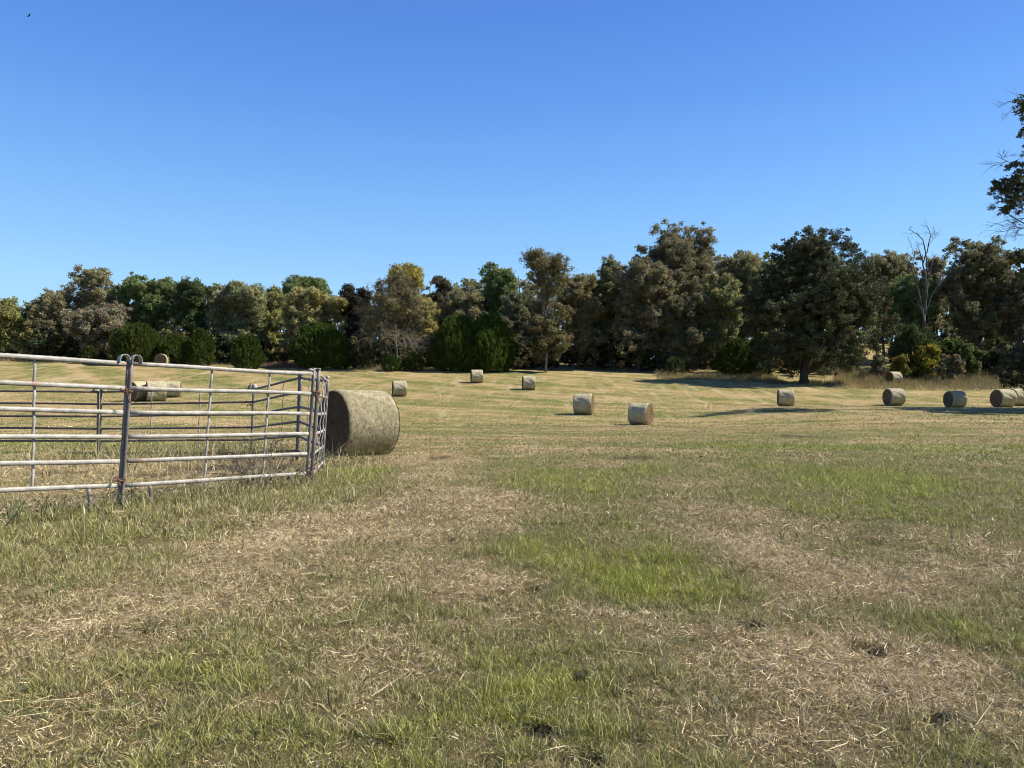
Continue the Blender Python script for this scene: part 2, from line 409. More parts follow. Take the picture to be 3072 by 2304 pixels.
    cx, cy, r = sample(rng, 420, 2.5, 9, 42, 1.2)
    k = green_field(cx, cy) > -.3; cx, cy = cx[k], cy[k]
    x = np.repeat(cx, 9)+rng.normal(0, .035, len(cx)*9); y = np.repeat(cy, 9)+rng.normal(0, .035, len(cx)*9); m = len(x)
    blades(gg, rng, x, y, rng.uniform(.04, .10, m), rng.uniform(.002, .004, m), np.clip(rng.normal(.55, .2, m), .1, .95), np.array([.12, .17, .06])*rng.uniform(.7, 1.5, (m, 1)), .6)
    # longer grass along the pen and beside the nearest bale
    x, y, r = sample(rng, 150000, 5, 17, 44, 1.2)
    t = tall_field(x, y); k = rng.uniform(0, 1, len(x)) < (t-.25)*.5; x, y, t = x[k], y[k], t[k]; m = len(x)
    c = pick(rng, GREENS, m)*1.1; q = (rng.uniform(0, 1, m) < .58)[:, None]; c = np.where(q, pick(rng, STRAWS, m)*.8, c)
    blades(gg, rng, x, y, rng.gamma(5, .2, m)*.075*np.clip(t, .4, 1.1), rng.uniform(.0014, .003, m), np.clip(rng.normal(.25, .14, m), 0, .7), c, .6)
    tag(gg.build('grass', M_grass), 'short mown green and olive grass growing all over the field', 'grass', kind='stuff')
    tag(gs.build('cut_hay', M_straw), 'dry pale straw and hay litter scattered over the mown field', 'hay', kind='stuff')
build_grass()
print('grass', time.time()-T0)

# ------------------------------------------------------------------ corral panels
def box(g, c, ax, ay, az, col=None):
    """box from centre and three half-axis vectors"""
    s = np.array([[-1,-1,-1],[1,-1,-1],[1,1,-1],[-1,1,-1],[-1,-1,1],[1,-1,1],[1,1,1],[-1,1,1]], float)
    V = np.asarray(c)+s[:, :1]*ax+s[:, 1:2]*ay+s[:, 2:]*az
    g.add(V, [[0,3,2,1],[4,5,6,7],[0,1,5,4],[1,2,6,5],[2,3,7,6],[3,0,4,7]], None, col)
PANEL_RNG = np.random.default_rng(5)
def panel(label, At, Ab, Bt, Bb, stays, rail_m, post_m, rusty=(), loops=(1, 1), legs=(), rr=.0265, posts=(1, 1), stay_m=None, sr=.0125):
    rng = PANEL_RNG
    At, Ab, Bt, Bb = map(np.asarray, (At, Ab, Bt, Bb))
    mid = (Ab+Bb)/2; base = np.array([mid[0], mid[1], float(ground_z(mid[0], mid[1]))])
    e = empty('corral_panel', base, label, 'fence panel', 'steel panels of the round pen')
    ax = nrm(Bt-At); up = nrm((At-Ab)+(Bt-Bb)); nv = np.cross(ax, up)
    if nv[1] < 0: nv = -nv                                           # away from the viewer's side of the field
    def put(g, name, m, smooth=True):
        o = g.build(name, m, e, smooth, base); return o
    for k in range(6):
        t = k/5; a = At*(1-t)+Ab*t; b = Bt*(1-t)+Bb*t
        g = Geo(); s = np.linspace(0, 1, 13)[:, None]
        L = np.linalg.norm(b-a)
        pts = a+(b-a)*s+up*(np.sin(s*PI)*rng.normal(0, .006)+np.sin(s*2*PI)*rng.normal(0, .003))
        tube(g, pts, rr, 12, None, (.72, 1.0), up)
        o = put(g, 'rail', M_railrust if k in rusty else rail_m)
        if k in rusty: o['label'] = 'rail with reddish rust'
    for (t_, b_, on, sgn, lp) in ((At, Ab, posts[0], -1, loops[0]), (Bt, Bb, posts[1], 1, loops[1])):
        if not on: continue
        dn = nrm(b_-t_); foot = b_+dn*max((b_[2]-float(ground_z(b_[0], b_[1]))+.06)/-dn[2], .05)
        g = Geo(); c0 = t_+ax*sgn*.026-dn*(.04 if lp else .075); c1 = foot+ax*sgn*.026
        s = np.linspace(0, 1, 9)[:, None]
        tube(g, c0+(c1-c0)*s, .026, 10, None, (1.0, .8), ax)
        put(g, 'post', post_m)
        if lp:
            g = Geo(); th = np.linspace(0, PI, 15)[:, None]
            w, hgt = .055, .085
            cen = t_+ax*sgn*(.03-w)-dn*.02
            pts = cen+ax*sgn*np.cos(th)*w-dn*np.sin(th)**.8*hgt
            pts = np.concatenate([pts[:1]+dn*.03, pts, pts[-1:]+dn*.012])
            tube(g, pts, .062, 4, None, (.075, 1.0), nv)
            put(g, 'loop', M_strap, False)
        else:
            g = Geo(); cc = t_-dn*.075+ax*sgn*.026
            box(g, cc, ax*.034, nv*.024, up*.006); box(g, cc-ax*sgn*.045-up*.02, ax*.03, nv*.018, up*.014)
            put(g, 'bracket', M_railrust, False)
    for f in stays:
        a = At*(1-f)+Bt*f; b = Ab*(1-f)+Bb*f; g = Geo()
        s = np.linspace(0, 1, 61)
        pts = a+(b-a)*s[:, None]+nv*(.026+.010*np.cos(s*10*PI))[:, None]+ax*(.003*np.sin(s*10*PI))[:, None]
        tube(g, pts, sr, 6, None, (1.25, .8), nv)
        put(g, 'stay', stay_m or M_stay)
    for f in legs:
        a = Ab*(1-f)+Bb*f; zg = float(ground_z(a[0], a[1]))
        g = Geo(); h = a[2]-zg+.05
        s = np.linspace(0, 1, 7)[:, None]
        pts = a-up*.02+np.array([0, 0, -h])*s+ax*(.018*np.sin(s*PI*1.1))
        tube(g, pts, .021, 8, None, (.8, 1.1), ax)
        put(g, 'leg', post_m)
    return e
a0t, a0b = P(378, 1091, 8.78), P(353, 1457, 8.78)
d0 = np.array([at(0, 7.83), 7.83])
l_t0, l_b0 = P(0, 1065, 7.83), P(0, 1472, 7.83)
ext = 1.95
def extend(a, b, k): return a+(b-a)*k
LT, LB = extend(a0t, l_t0, 2.35), extend(a0b, l_b0, 2.35)
kx = np.array([.05, .03, 0])
panel('pale grey six rail steel panel cut by the left picture edge, nearest of the pen', LT, LB, a0t, a0b, (.30, .685), M_rail, M_post, legs=(.30, .885), loops=(1, 1))
c_t, c_b = P(936, 1121, 10.62), P(916, 1421, 10.62)
panel('pale grey six rail steel panel between the arched post and the rusty corner post', a0t+kx*1.35, a0b+kx*1.35, c_t, c_b, (.40, .735), M_rail, M_post, legs=(.115, .90), loops=(1, 0))
e_t, e_b = P(983, 1143, 12.96), P(967, 1388, 12.96)
panel('short foreshortened panel with rust stained rails between the corner post and big bale', c_t+np.array([.07, .09, -.005]), c_b+np.array([.07, .09, -.005]), e_t, e_b, (.30, .62), M_rail, M_post, rusty=(3, 5), loops=(0, 0), rr=.023, sr=.011)
g_t, g_b = P(897, 1134, 14.5), P(889, 1352, 14.5)
panel('dark brown panel behind the rusty corner post, end on to the big bale', g_t+np.array([.06, -.06, 0]), g_b+np.array([.06, -.06, 0]), e_t+np.array([-.04, .09, 0]), e_b+np.array([-.04, .09, 0]), (.3, .7), M_far, M_post, loops=(0, 0), rr=.023, sr=.011)
h_t, h_b = P(757, 1168, 16.75), P(750, 1358, 16.75)
panel('dark brown far panel slanting up to the right behind the near rails', h_t+np.array([.06, -.06, 0]), h_b+np.array([.06, -.06, 0]), g_t, g_b, (.30, .66), M_far, M_post, loops=(1, 0), rr=.023, sr=.011, stay_m=M_post)
i_t, i_b = P(299, 1176, 17.3), P(296, 1360, 17.3)
panel('dark brown long far panel in front of the three bales, facing us squarely', i_t+np.array([.06, 0, 0]), i_b+np.array([.06, 0, 0]), h_t, h_b, (.333, .655), M_far, M_post, loops=(1, 1), rr=.023, sr=.011)
panel('dark brown far panel at the left picture edge, behind the nearest pale panel', P(-190, 1171, 17.3), P(-190, 1358, 17.3), i_t-np.array([.06, 0, 0]), i_b-np.array([.06, 0, 0]), (.2, .605), M_far, M_post, loops=(1, 1), rr=.023, sr=.011)

def torus_link(g, c, u, v, R1, R2, r):
    th = np.linspace(0, 2*PI, 13)[:, None]
    pts = np.asarray(c)+u*np.cos(th)*R1+v*np.sin(th)*R2
    tube(g, pts, r, 5, None, None, np.cross(u, v), False)
def chain(label, c, up, rad=.062, nlink=14, hang=5, seed=0, dark=False):
    rng = np.random.default_rng(seed)
    g = Geo(); c = np.asarray(c, float)
    for k in range(nlink):
        a = 2*PI*k/nlink
        q = c+np.array([np.cos(a)*rad, np.sin(a)*rad*.8, .02*np.sin(a*2+seed)+rng.normal(0, .006)])
        t = np.array([-np.sin(a), np.cos(a)*.8, 0]); n2 = np.array([0, 0, 1.]) if k % 2 else np.array([np.cos(a), np.sin(a), 0])
        torus_link(g, q, nrm(t+rng.normal(0, .15, 3)), n2, .022, .013, .0042)
    for k in range(hang):
        q = c+np.array([.02+.008*k, -rad*.85, -.03*k+.03])
        n2 = np.array([1., 0, 0]) if k % 2 else np.array([0, 1., 0])
        torus_link(g, q, np.array([.15, 0, -1.]), n2, .021, .013, .0042)
    o = g.build('chain', M_chain, None, True, c); o.location = c
    tag(o, label, 'chain', 'rusty chains tying the pen panels')
chain('rusty chain wrapped high around the arched post joint', P(376, 1172, 8.76)+np.array([.02, -.01, 0]), None, seed=1, nlink=18, hang=6)
chain('short rusty chain at the foot of the arched post, by the lowest rail', P(353, 1441, 8.74)+np.array([.02, -.01, 0]), None, seed=2, hang=3, nlink=12)
chain('rusty chain wrapped high around the corner post near the bale', P(938, 1178, 10.66)+np.array([.03, .02, 0]), None, seed=3, nlink=18, hang=7)
chain('rusty chain low on the corner post near the bale', P(921, 1420, 10.66)+np.array([.03, .02, 0]), None, seed=4, hang=3)
chain('rusty chain on the far post with an arched loop, right of the three bales', P(752, 1215, 16.75), None, seed=5, hang=4, rad=.075)

# ------------------------------------------------------------------ round bales
SIDE_C = np.array([.70, .62, .45]); END_C = np.array([.17, .12, .07])
def bale_meshes(fuzz, nth, nx, seed, SIDE_C):
    rng = np.random.default_rng(seed); R, Lh = .70, .60
    g = Geo(); th = np.linspace(0, 2*PI, nth, endpoint=False); xs = np.sin(np.linspace(-1, 1, nx)*PI/2)**1*Lh
    X, TH = np.meshgrid(xs, th, indexing='ij')
    rr = R-.045*np.clip((np.abs(X)/Lh-.86)/.14, 0, 1)**2
    rr = rr+(fbm(np.cos(TH)*3+X*2.2+9, np.sin(TH)*3+X, seed, 3)-.5)*(.05 if fuzz > 5000 else .10)+(fbm(X*26, TH*14, seed+3, 2)-.5)*.018
    V = np.stack([X, np.cos(TH)*rr, np.sin(TH)*rr+R], -1)
    V[..., 2] = np.maximum(V[..., 2], .02+.0*V[..., 2])
    i = np.arange(nx-1)[:, None]*nth; j = np.arange(nth)[None]; k = (j+1) % nth
    Q = np.stack([i+j, i+k, i+nth+k, i+nth+j], -1).reshape(-1, 4)
    g.add(V.reshape(-1, 3), Q, None, SIDE_C)
    def fz(g, p, t, nn, n, h0, w0, c):
        t = nrm(t+rng.normal(0, .24, (n, 3))); t = nrm(t-nn*(t*nn).sum(1, keepdims=True)*.75)
        h = rng.uniform(.4, 1.4, (n, 1))*h0; s = nrm(np.cross(t, nn))*w0*rng.uniform(.6, 1.4, (n, 1))
        a = p-nn*.006; m = p+t*h*.5+nn*.009; b = p+t*h+nn*rng.uniform(-.01, .02, (n, 1))
        V = np.stack([a-s, a+s, m+s, m-s, b], 1).reshape(-1, 3); kk = np.arange(n)*5
        g.add(V, np.stack([kk, kk+1, kk+2, kk+3], -1), np.stack([kk+3, kk+2, kk+4], -1), np.repeat(c, 5, 0))
    if fuzz:
        n = fuzz; x = rng.uniform(-Lh*.99, Lh*.99, n); a = rng.uniform(0, 2*PI, n)
        nn = np.stack([0*a, np.cos(a), np.sin(a)], -1); r0 = R-.045*np.clip((np.abs(x)/Lh-.86)/.14, 0, 1)**2
        p = nn*(r0+.004)[:, None]+np.stack([x, 0*x, 0*x+R], -1)
        t = np.stack([0*a, -np.sin(a), np.cos(a)], -1)*np.where(rng.uniform(0, 1, (n, 1)) < .5, 1, -1)
        c = np.array([[.6, .54, .4], [.5, .42, .28], [.68, .63, .5], [.38, .34, .18], [.4, .3, .19]])[rng.integers(0, 5, n)]*rng.uniform(.7, 1.15, (n, 1))
        k2 = p[:, 2] > .03
        fz(g, p[k2], t[k2], nn[k2], int(k2.sum()), .07, .0016, c[k2])
    ends = []
    for s in (-1, 1):
        h = Geo(); rs = np.linspace(0, R-.035, 26); TH, RR = np.meshgrid(th, rs, indexing='ij'); TH, RR = TH.T, RR.T
        dep = (fbm(RR*16, TH*2.2/(PI)*3, seed+s, 3)-.5)*.07+.014*np.sin(RR*75+TH)+.03*sstep(.25, 0, RR)*-1
        V = np.stack([s*(Lh-.01+dep*sstep(.7, .6, RR)), np.cos(TH)*RR, np.maximum(np.sin(TH)*RR+R, .02)], -1)
        nr, nc = RR.shape; i = np.arange(nr-1)[:, None]*nc; j = np.arange(nc)[None]; k = (j+1) % nc
        Q = np.stack([i+j, i+nc+j, i+nc+k, i+k], -1).reshape(-1, 4)
        if s < 0: Q = Q[:, ::-1]
        ring = np.sin(RR*60+TH*1.0+fbm(RR*9, TH*2, 4, 2)*4)*.5+.5
        C = END_C*(.7+.5*ring.reshape(-1, 1))
        h.add(V.reshape(-1, 3), Q, None, C)
        if fuzz:
            n = fuzz//2; r = (R-.02)*np.sqrt(rng.uniform(0, 1, n)); a = rng.uniform(0, 2*PI, n)
            p = np.stack([np.full(n, s*(Lh-.005)), np.cos(a)*r, np.sin(a)*r+R], -1); nn = np.zeros((n, 3)); nn[:, 0] = s
            t = np.stack([0*a, -np.sin(a), np.cos(a)], -1)
            c = END_C*rng.uniform(.5, 1.9, (n, 1)); k2 = p[:, 2] > .03
            fz(h, p[k2], t[k2], nn[k2], int(k2.sum()), .09, .0025, c[k2])
        ends.append(h)
    return g, ends
def bale_parts(e, fuzz, nth, nx, seed, side):
    g, ends = bale_meshes(fuzz, nth, nx, seed, side)
    o = [g.build('net_wrap', M_bale, e, True)]
    for h in ends: o.append(h.build('end_face', M_balend, e, True))
    return o
# (label, px centre, base row, visible end: -1 left / +1 right, end openness, scale, height in px for checking)
BALES = [
 ('large straw coloured round hay bale just behind the pen corner, nearest of all', 1075, 1366, -1, .50, 1.0, 197),
 ('round hay bale first to the right beyond the big near bale', 1198, 1189, -1, .10, 1.0, 47),
 ('small far round bale in front of the twin cedar bushes', 1430, 1149, -1, .12, 1.0, 40),
 ('small far round bale casting a shadow leftward, right of the twin cedars', 1586, 1170, -1, .10, 1.0, 43),
 ('round bale with narrow brown right end, left of the middle pair', 1751, 1244, 1, .17, 1.0, 63),
 ('round bale with broad ragged brown right end, right of the middle pair', 1922, 1275, 1, .36, 1.0, 67),
 ('round bale sitting alone below and left of the lone oak trunk', 2357, 1219, -1, .12, 1.0, 52),
 ('round bale directly below the farthest bale at the right side', 2682, 1217, -1, .52, 1.0, 52),
 ('farthest right hand bale, uphill near the tall brown weeds', 2681, 1153, -1, .62, 1.0, 38),
 ('round bale between the stacked looking pair and the right edge pair', 2865, 1223, -1, .56, 1.0, 51),
 ('round bale in front of the tree at the right edge', 3010, 1223, -1, .62, 1.0, 58),
 ('round bale half hidden behind another at the right edge', 3054, 1218, -1, .62, 1.0, 54),
 ('distant bale with dark end and bright rim showing above the top rail', 488, 1100, -1, .93, 1.0, 38),
 ('leftmost of the three bales seen through the pen, dark end towards us', 415, 1204, -1, .62, 1.0, 61),
 ('middle of the three bales seen through the pen, broadside on', 468, 1204, -1, .10, 1.0, 61),
 ('rightmost and farthest of the three bales seen through the pen rails', 520, 1192, 1, .12, 1.0, 48)]
far_parts = None; bale_xy = []
for k, (lab, px, py, side, e_, s_, hp) in enumerate(BALES):
    d = hit(px, py)+.12; x = at(px, d)
    hc = math.atan2(-d, -x); th = math.acos(e_)
    head = hc-th if side < 0 else hc+th+PI
    # local -X end faces 'head' for side<0 ; local +X faces head+PI ...
    rz = head+PI
    e = empty('hay_bale', (x, d, float(ground_z(x, d))-.03), lab, 'hay bale', 'round hay bales on the mown field')
    e.rotation_euler = (0, 0, rz); bale_xy.append((x, d))
    e.scale = [float(np.clip(hp*d/F/1.4, .88, 1.1))]*3
    print('bale', k, 'd %.1f x %.1f inferred D %.2f' % (d, x, hp*d/F))
    if k == 0: bale_parts(e, 60000, 128, 60, 3, SIDE_C*1.05)
    elif far_parts is None: far_parts = bale_parts(e, 900, 72, 24, 8, SIDE_C*.5)
    else:
        for o in far_parts:
            c = o.copy(); COL.objects.link(c); c.parent = e

# ------------------------------------------------------------------ trees
OLIVE=(.225, .225, .085); BROWN=(.215, .195, .105); DKGREEN=(.135, .170, .062); BLACKGREEN=(.07, .092, .036); GREY=(.215, .222, .112)
YEL=(.17,.15,.036); GOLD=(.27, .235, .062); PURPLE=(.09, .082, .05); OAKC=(.082, .087, .042); CEDAR=(.066,.098,.020); CEDAR2=(.08,.108,.022)
BARKC=np.array([.085,.07,.055]); PALEB=np.array([.23,.205,.17])
def make_lobes(rng, c, r, k, bottom=-.8):
    """lobe centres and radii filling a broad shouldered rounded crown, lumpy like a real broadleaf tree"""
    c = np.asarray(c, float); r = np.asarray(r, float); k = int(k*3.2)
    ph = rng.uniform(0, 2*PI, 6); D = nrm(rng.normal(0, 1, (k, 3))); D[:8, 2] = np.abs(D[:8, 2])+.5; D = nrm(D)
    az = np.arctan2(D[:, 1], D[:, 0])
    env = (np.abs(D)**2.5).sum(1)**(-1/2.5)                                   # boxier than an ellipsoid
    env = env*(1+.10*np.sin(2*az+ph[0])+.08*np.sin(3*az+ph[1]+D[:, 2]*3)+.07*np.sin(5*D[:, 2]+ph[2])-.04)
    rl = rng.uniform(.17, .32, k)
    dep = rng.uniform(.78, 1.0, k); dep[rng.uniform(0, 1, k) < .22] *= .55
    u = D*(env*dep-rl)[:, None]; u[:, 2] = np.clip(u[:, 2], -.95, .98-rl)
    R = rl[:, None]*np.array([1, 1, .9])
    rm = np.array([r[0], r[1], r[2]]); iso = (r[0]*r[0]*r[2])**(1/3)
    return c+u*rm, R*(.5*rm+.5*iso)
def foliage(g, rng, lc, lr, n, col, size, clump=.55, per=42, elong=1.5, hue=.2, bias=.7, shell=.45, drop=0., zmin=None):
    wgt = lr[:, 0]*lr[:, 2]; wgt = wgt/wgt.sum()
    nc = max(int(n/per), 4); li = rng.choice(len(lc), nc, p=wgt)
    D = rng.normal(0, 1, (nc, 3)); D[:, 2] += .2; D = nrm(D)
    rad = rng.uniform(shell**3, 1, nc)**(1/3)
    cc = lc[li]+D*lr[li]*rad[:, None]
    cs = clump*rng.uniform(.45, 1.5, nc); cc = cc+rng.normal(0, .22, cc.shape)*np.minimum(lr[li], 1.6)
    cnt = np.maximum((per*(cs/clump)**2*rng.uniform(.6, 1.4, nc)).astype(int), 3)
    idx = np.repeat(np.arange(nc), cnt)
    off = rng.normal(0, 1, (len(idx), 3)); off = off/np.maximum(np.linalg.norm(off, axis=1, keepdims=True), .3)*rng.uniform(.2, 1, (len(idx), 1))
    p = cc[idx]+off*cs[idx][:, None]*np.array([1, 1, .8])
    base = np.asarray(col)
    cl = base*rng.uniform(.72, 1.3, (nc, 1))*(1+rng.normal(0, hue*.5, (nc, 3))*np.array([1, .35, .5]))
    C = np.clip(cl[idx]*rng.uniform(.7, 1.3, (len(idx), 1)), .008, .6)
    if zmin is not None:
        k = p[:, 2] > zmin; p, C, off, idx = p[k], C[k], off[k], idx[k]
    leaves(g, rng, p, off+D[idx]*.8, size, elong, C, bias, drop)
    return cc, D, cs
def skeleton(rng, base, top, r0, targets, col=BARKC, sub=0, twig=.012, crook=.05, subtargets=None):
    g = Geo(); base = np.asarray(base, float); top = np.asarray(top, float)
    tr = wiggle(rng, base-np.array([0, 0, .25]), top, 12, crook*.4)
    fr = np.linspace(0, 1, len(tr)); rad = r0*(1-.82*fr)+r0*.55*np.exp(-fr*22)
    tube(g, tr, rad, 9, col)
    ends = []
    for t in targets:
        t = np.asarray(t, float)
        zf = np.clip((t[2]-base[2])/(top[2]-base[2])*rng.uniform(.35, .7), .12, .9)
        s = tr[int(zf*(len(tr)-1))]; L = np.linalg.norm(t-s)
        b = wiggle(rng, s, t, 7, .07, -.06)
        rr = np.linspace(max(r0*.42*(1-.5*zf), .03), .02, len(b)); tube(g, b, rr, 6, col); ends.append((b, rr))
    if subtargets is not None and ends:
        tips = np.array([b[3] for b, _ in ends]); tips2 = np.array([b[5] for b, _ in ends])
        al = np.concatenate([tips, tips2])
        for q in subtargets:
            i = np.argmin(((al-q)**2).sum(1)); b = wiggle(rng, al[i], q, 5, .09, -.04)
            tube(g, b, np.linspace(.04, twig, len(b)), 4, col, cap=False)
    return g
def sub_twigs(g, rng, starts, dirs, length, r, col, depth=2, nb=3, spread=.6, gravity=0., segs=5):
    for s, d in zip(starts, dirs):
        L = length*rng.uniform(.6, 1.3); d = nrm(d)
        p = [np.asarray(s, float)]; dd = d.copy()
        for k in range(segs):
            dd = nrm(dd+rng.normal(0, .16, 3)+np.array([0, 0, gravity])); p.append(p[-1]+dd*L/segs)
        p = np.array(p); tube(g, p, np.linspace(r, r*.4, len(p)), 4, col, cap=False)
        if depth > 0:
            k = rng.integers(1, segs+1, nb)
            sub_twigs(g, rng, p[k], [nrm(p[min(i, segs)]-p[i-1])+rng.normal(0, spread, 3) for i in k], length*.55, r*.55, col, depth-1, nb, spread, gravity, max(3, segs-1))
TREES = 'trees along the far field edge'
def tree(name, label, px, hw, top, bot, d, col, dens=19., lobes=11, seed=1, depth=.8, lsize=.082, group=TREES, limbs=True, trunk_px=None, hue=.12, m=None, clump=.48, shell=.4, bark=BARKC, tr=.2, bare=0, extra=None):
    rng = np.random.default_rng(seed*7+3); hw = hw*1.12; d = d+5

    x = at(px, d); zg = float(ground_z(x, d)); s = d/F
    zt = HC-(top-HY)*s; zb = max(HC-(bot-HY)*s, zg+.15)
    rx = hw*s; rz = (zt-zb)/2; c = np.array([x, d, (zt+zb)/2])
    tx = at(trunk_px, d) if trunk_px else x+rng.normal(0, rx*.12)
    if col not in (OLIVE, BROWN, DKGREEN, BLACKGREEN, GREY, PURPLE, GOLD): m_ = sum(col)/3; col = tuple(min(.30, (k*.8+m_*.2)*1.55) for k in col)
    col = tuple(k*1.22 for k in col)
    e = empty(name, (tx, d, zg), label, 'tree', group)
    off = np.array([tx, d, zg])
    lc, lr = make_lobes(rng, c, (rx, rx*depth, rz), lobes)
    if extra is not None:
        for (qx, qy, dd, qr, qz) in extra:
            lc = np.concatenate([lc, [P(qx, qy, d+dd)]]); lr = np.concatenate([lr, [[qr*s, qr*s, qz*s]]])
    n = int(dens*(2*hw/3)*((bot-top)/3)*.8)
    g = Geo(); cc, D, cs = foliage(g, rng, lc, lr, n, col, lsize, clump, 70, 1.45, hue, .5, shell, zmin=zg)
    g.build('crown', m or M_leaf, e, False, off)
    k = rng.choice(len(cc), min(len(cc), 60), False)
    t = skeleton(rng, (tx, d, zg), (x+(tx-x)*.3, d, zb+(zt-zb)*.86), tr, lc if limbs else lc[:4], bark, subtargets=cc[k])
    t.build('trunk', M_bark, e, True, off)
    return e

tree('tree', 'olive brown tree at the far left picture edge', 45, 85, 882, 1082, 94, OLIVE, seed=1)
tree('tree', 'dull brown tree second from the left picture edge', 158, 78, 866, 1080, 95, BROWN, seed=2)
tree('tree', 'brown tall open crowned tree with dark forked trunk and sky gaps, at left', 288, 78, 797, 1050, 97, BROWN, dens=10., lobes=12, seed=3, clump=.5, shell=.75, trunk_px=268, tr=.26, bark=np.array([.035, .03, .025]))
tree('tree', 'greyish brown low leafy tree below the tall open crowned one', 300, 90, 905, 1085, 92, (.135, .115, .065), seed=4)
tree('tree', 'broad rounded dark green tree above the wide left cedar', 435, 92, 814, 1072, 96, DKGREEN, seed=5, lobes=13)
tree('tree', 'blackish green pointed tree above the slim cedar', 578, 58, 823, 1072, 94, BLACKGREEN, seed=6, lobes=10)
tree('tree', 'grey green tall tree above the round cedar with dark gap at left', 716, 88, 818, 1080, 95, GREY, seed=7, lobes=13)
tree('tree', 'dark green tree top peeping over the pale olive tree, left of centre', 915, 82, 813, 980, 104, DKGREEN, seed=8)
tree('tree', 'olive filler tree between grey green tree and pale olive tree', 815, 50, 850, 1080, 98, OLIVE, seed=9)
tree('tree', 'pale yellowish olive broad tree above the leaning round cedar', 925, 95, 843, 1075, 93, (.185, .165, .05), seed=10, lobes=13)
tree('tree', 'small rounded near black brown tree beside the bare limbed tree', 1068, 55, 853, 1060, 94, (.030, .026, .017), seed=11)
tree('tree', 'golden olive tall tree behind the bare limbed tree', 1215, 72, 784, 1010, 100, GOLD, dens=15., seed=12, shell=.62)
tree('tree', 'golden olive lower tree spreading right beside the twin cedar', 1283, 62, 880, 1085, 97, (.22, .175, .045), seed=13)
tree('tree', 'purple brown narrow dark tree left of the olive brown one', 1322, 38, 822, 1040, 101, PURPLE, seed=14)
tree('tree', 'olive brown rounded tree above the left half of twin cedar', 1402, 72, 850, 1080, 98, (.13, .118, .046), seed=15)
tree('tree', 'dark green peaked tree rising above the twin cedars', 1482, 82, 771, 1090, 101, DKGREEN, seed=16, lobes=13)
tree('tree', 'dim grey green tree just right of the twin cedars', 1555, 68, 850, 1105, 95, (.085, .088, .042), seed=17)
tree('tree', 'brown olive tree right of the feathery pale ash', 1735, 62, 806, 1108, 96, (.13, .115, .044), seed=18)
tree('tree', 'olive green tree with flat top left of the big central mass', 1815, 68, 766, 1105, 100, (.125, .125, .042), seed=19)
tree('tree', 'large brown olive bushy tree below and left of the highest crown', 1930, 98, 762, 1112, 95, (.132, .114, .052), seed=20, lobes=15)
tree('tree', 'tallest dark brown olive tree with double peaked crown', 2040, 128, 664, 1080, 101, (.105, .094, .044), dens=17., seed=21, lobes=16, shell=.6, clump=.55, extra=[(2000, 700, 0, 44, 34), (2095, 705, 0, 44, 30), (1945, 770, -1, 40, 34)])
tree('tree', 'dull olive tree mass under the tallest crown', 2060, 110, 860, 1112, 94, (.105, .098, .044), seed=22, lobes=14)
tree('vine_covered_tree', 'yellow green vine clad tree left of the lone oak', 2168, 52, 790, 1075, 92.5, (.15, .15, .045), dens=17., seed=23, lobes=11, shell=.6)
tree('tree', 'olive tree top behind the left side of the lone oak', 2230, 88, 728, 1060, 104, (.125, .12, .046), seed=24)
tree('tree', 'olive tree top behind the right side of the lone oak', 2650, 62, 742, 1000, 106, (.135, .12, .048), seed=25)
tree('tree', 'pale brown thin tree top left of the dead snag', 2722, 50, 752, 985, 108, (.14, .115, .056), dens=13., seed=26, shell=.7)
tree('tree', 'dark green tree behind the dead snag', 2740, 70, 790, 1060, 100, DKGREEN, seed=27)
tree('tree', 'brown thin topped tree just right of the dead snag', 2800, 38, 738, 1000, 106, BROWN, dens=13., seed=28, shell=.7)
tree('tree', 'large dark olive tree with gappy crown at the right, over the shrubs', 2935, 112, 715, 1040, 98, (.095, .09, .038), dens=15., seed=29, lobes=16, shell=.62, trunk_px=2931, tr=.34, extra=[(2880, 750, 0, 46, 34), (2990, 760, 0, 50, 38)])
tree('tree', 'dim brown tree at the right picture edge behind the low branches', 3060, 70, 810, 1060, 96, (.095, .088, .045), seed=30)

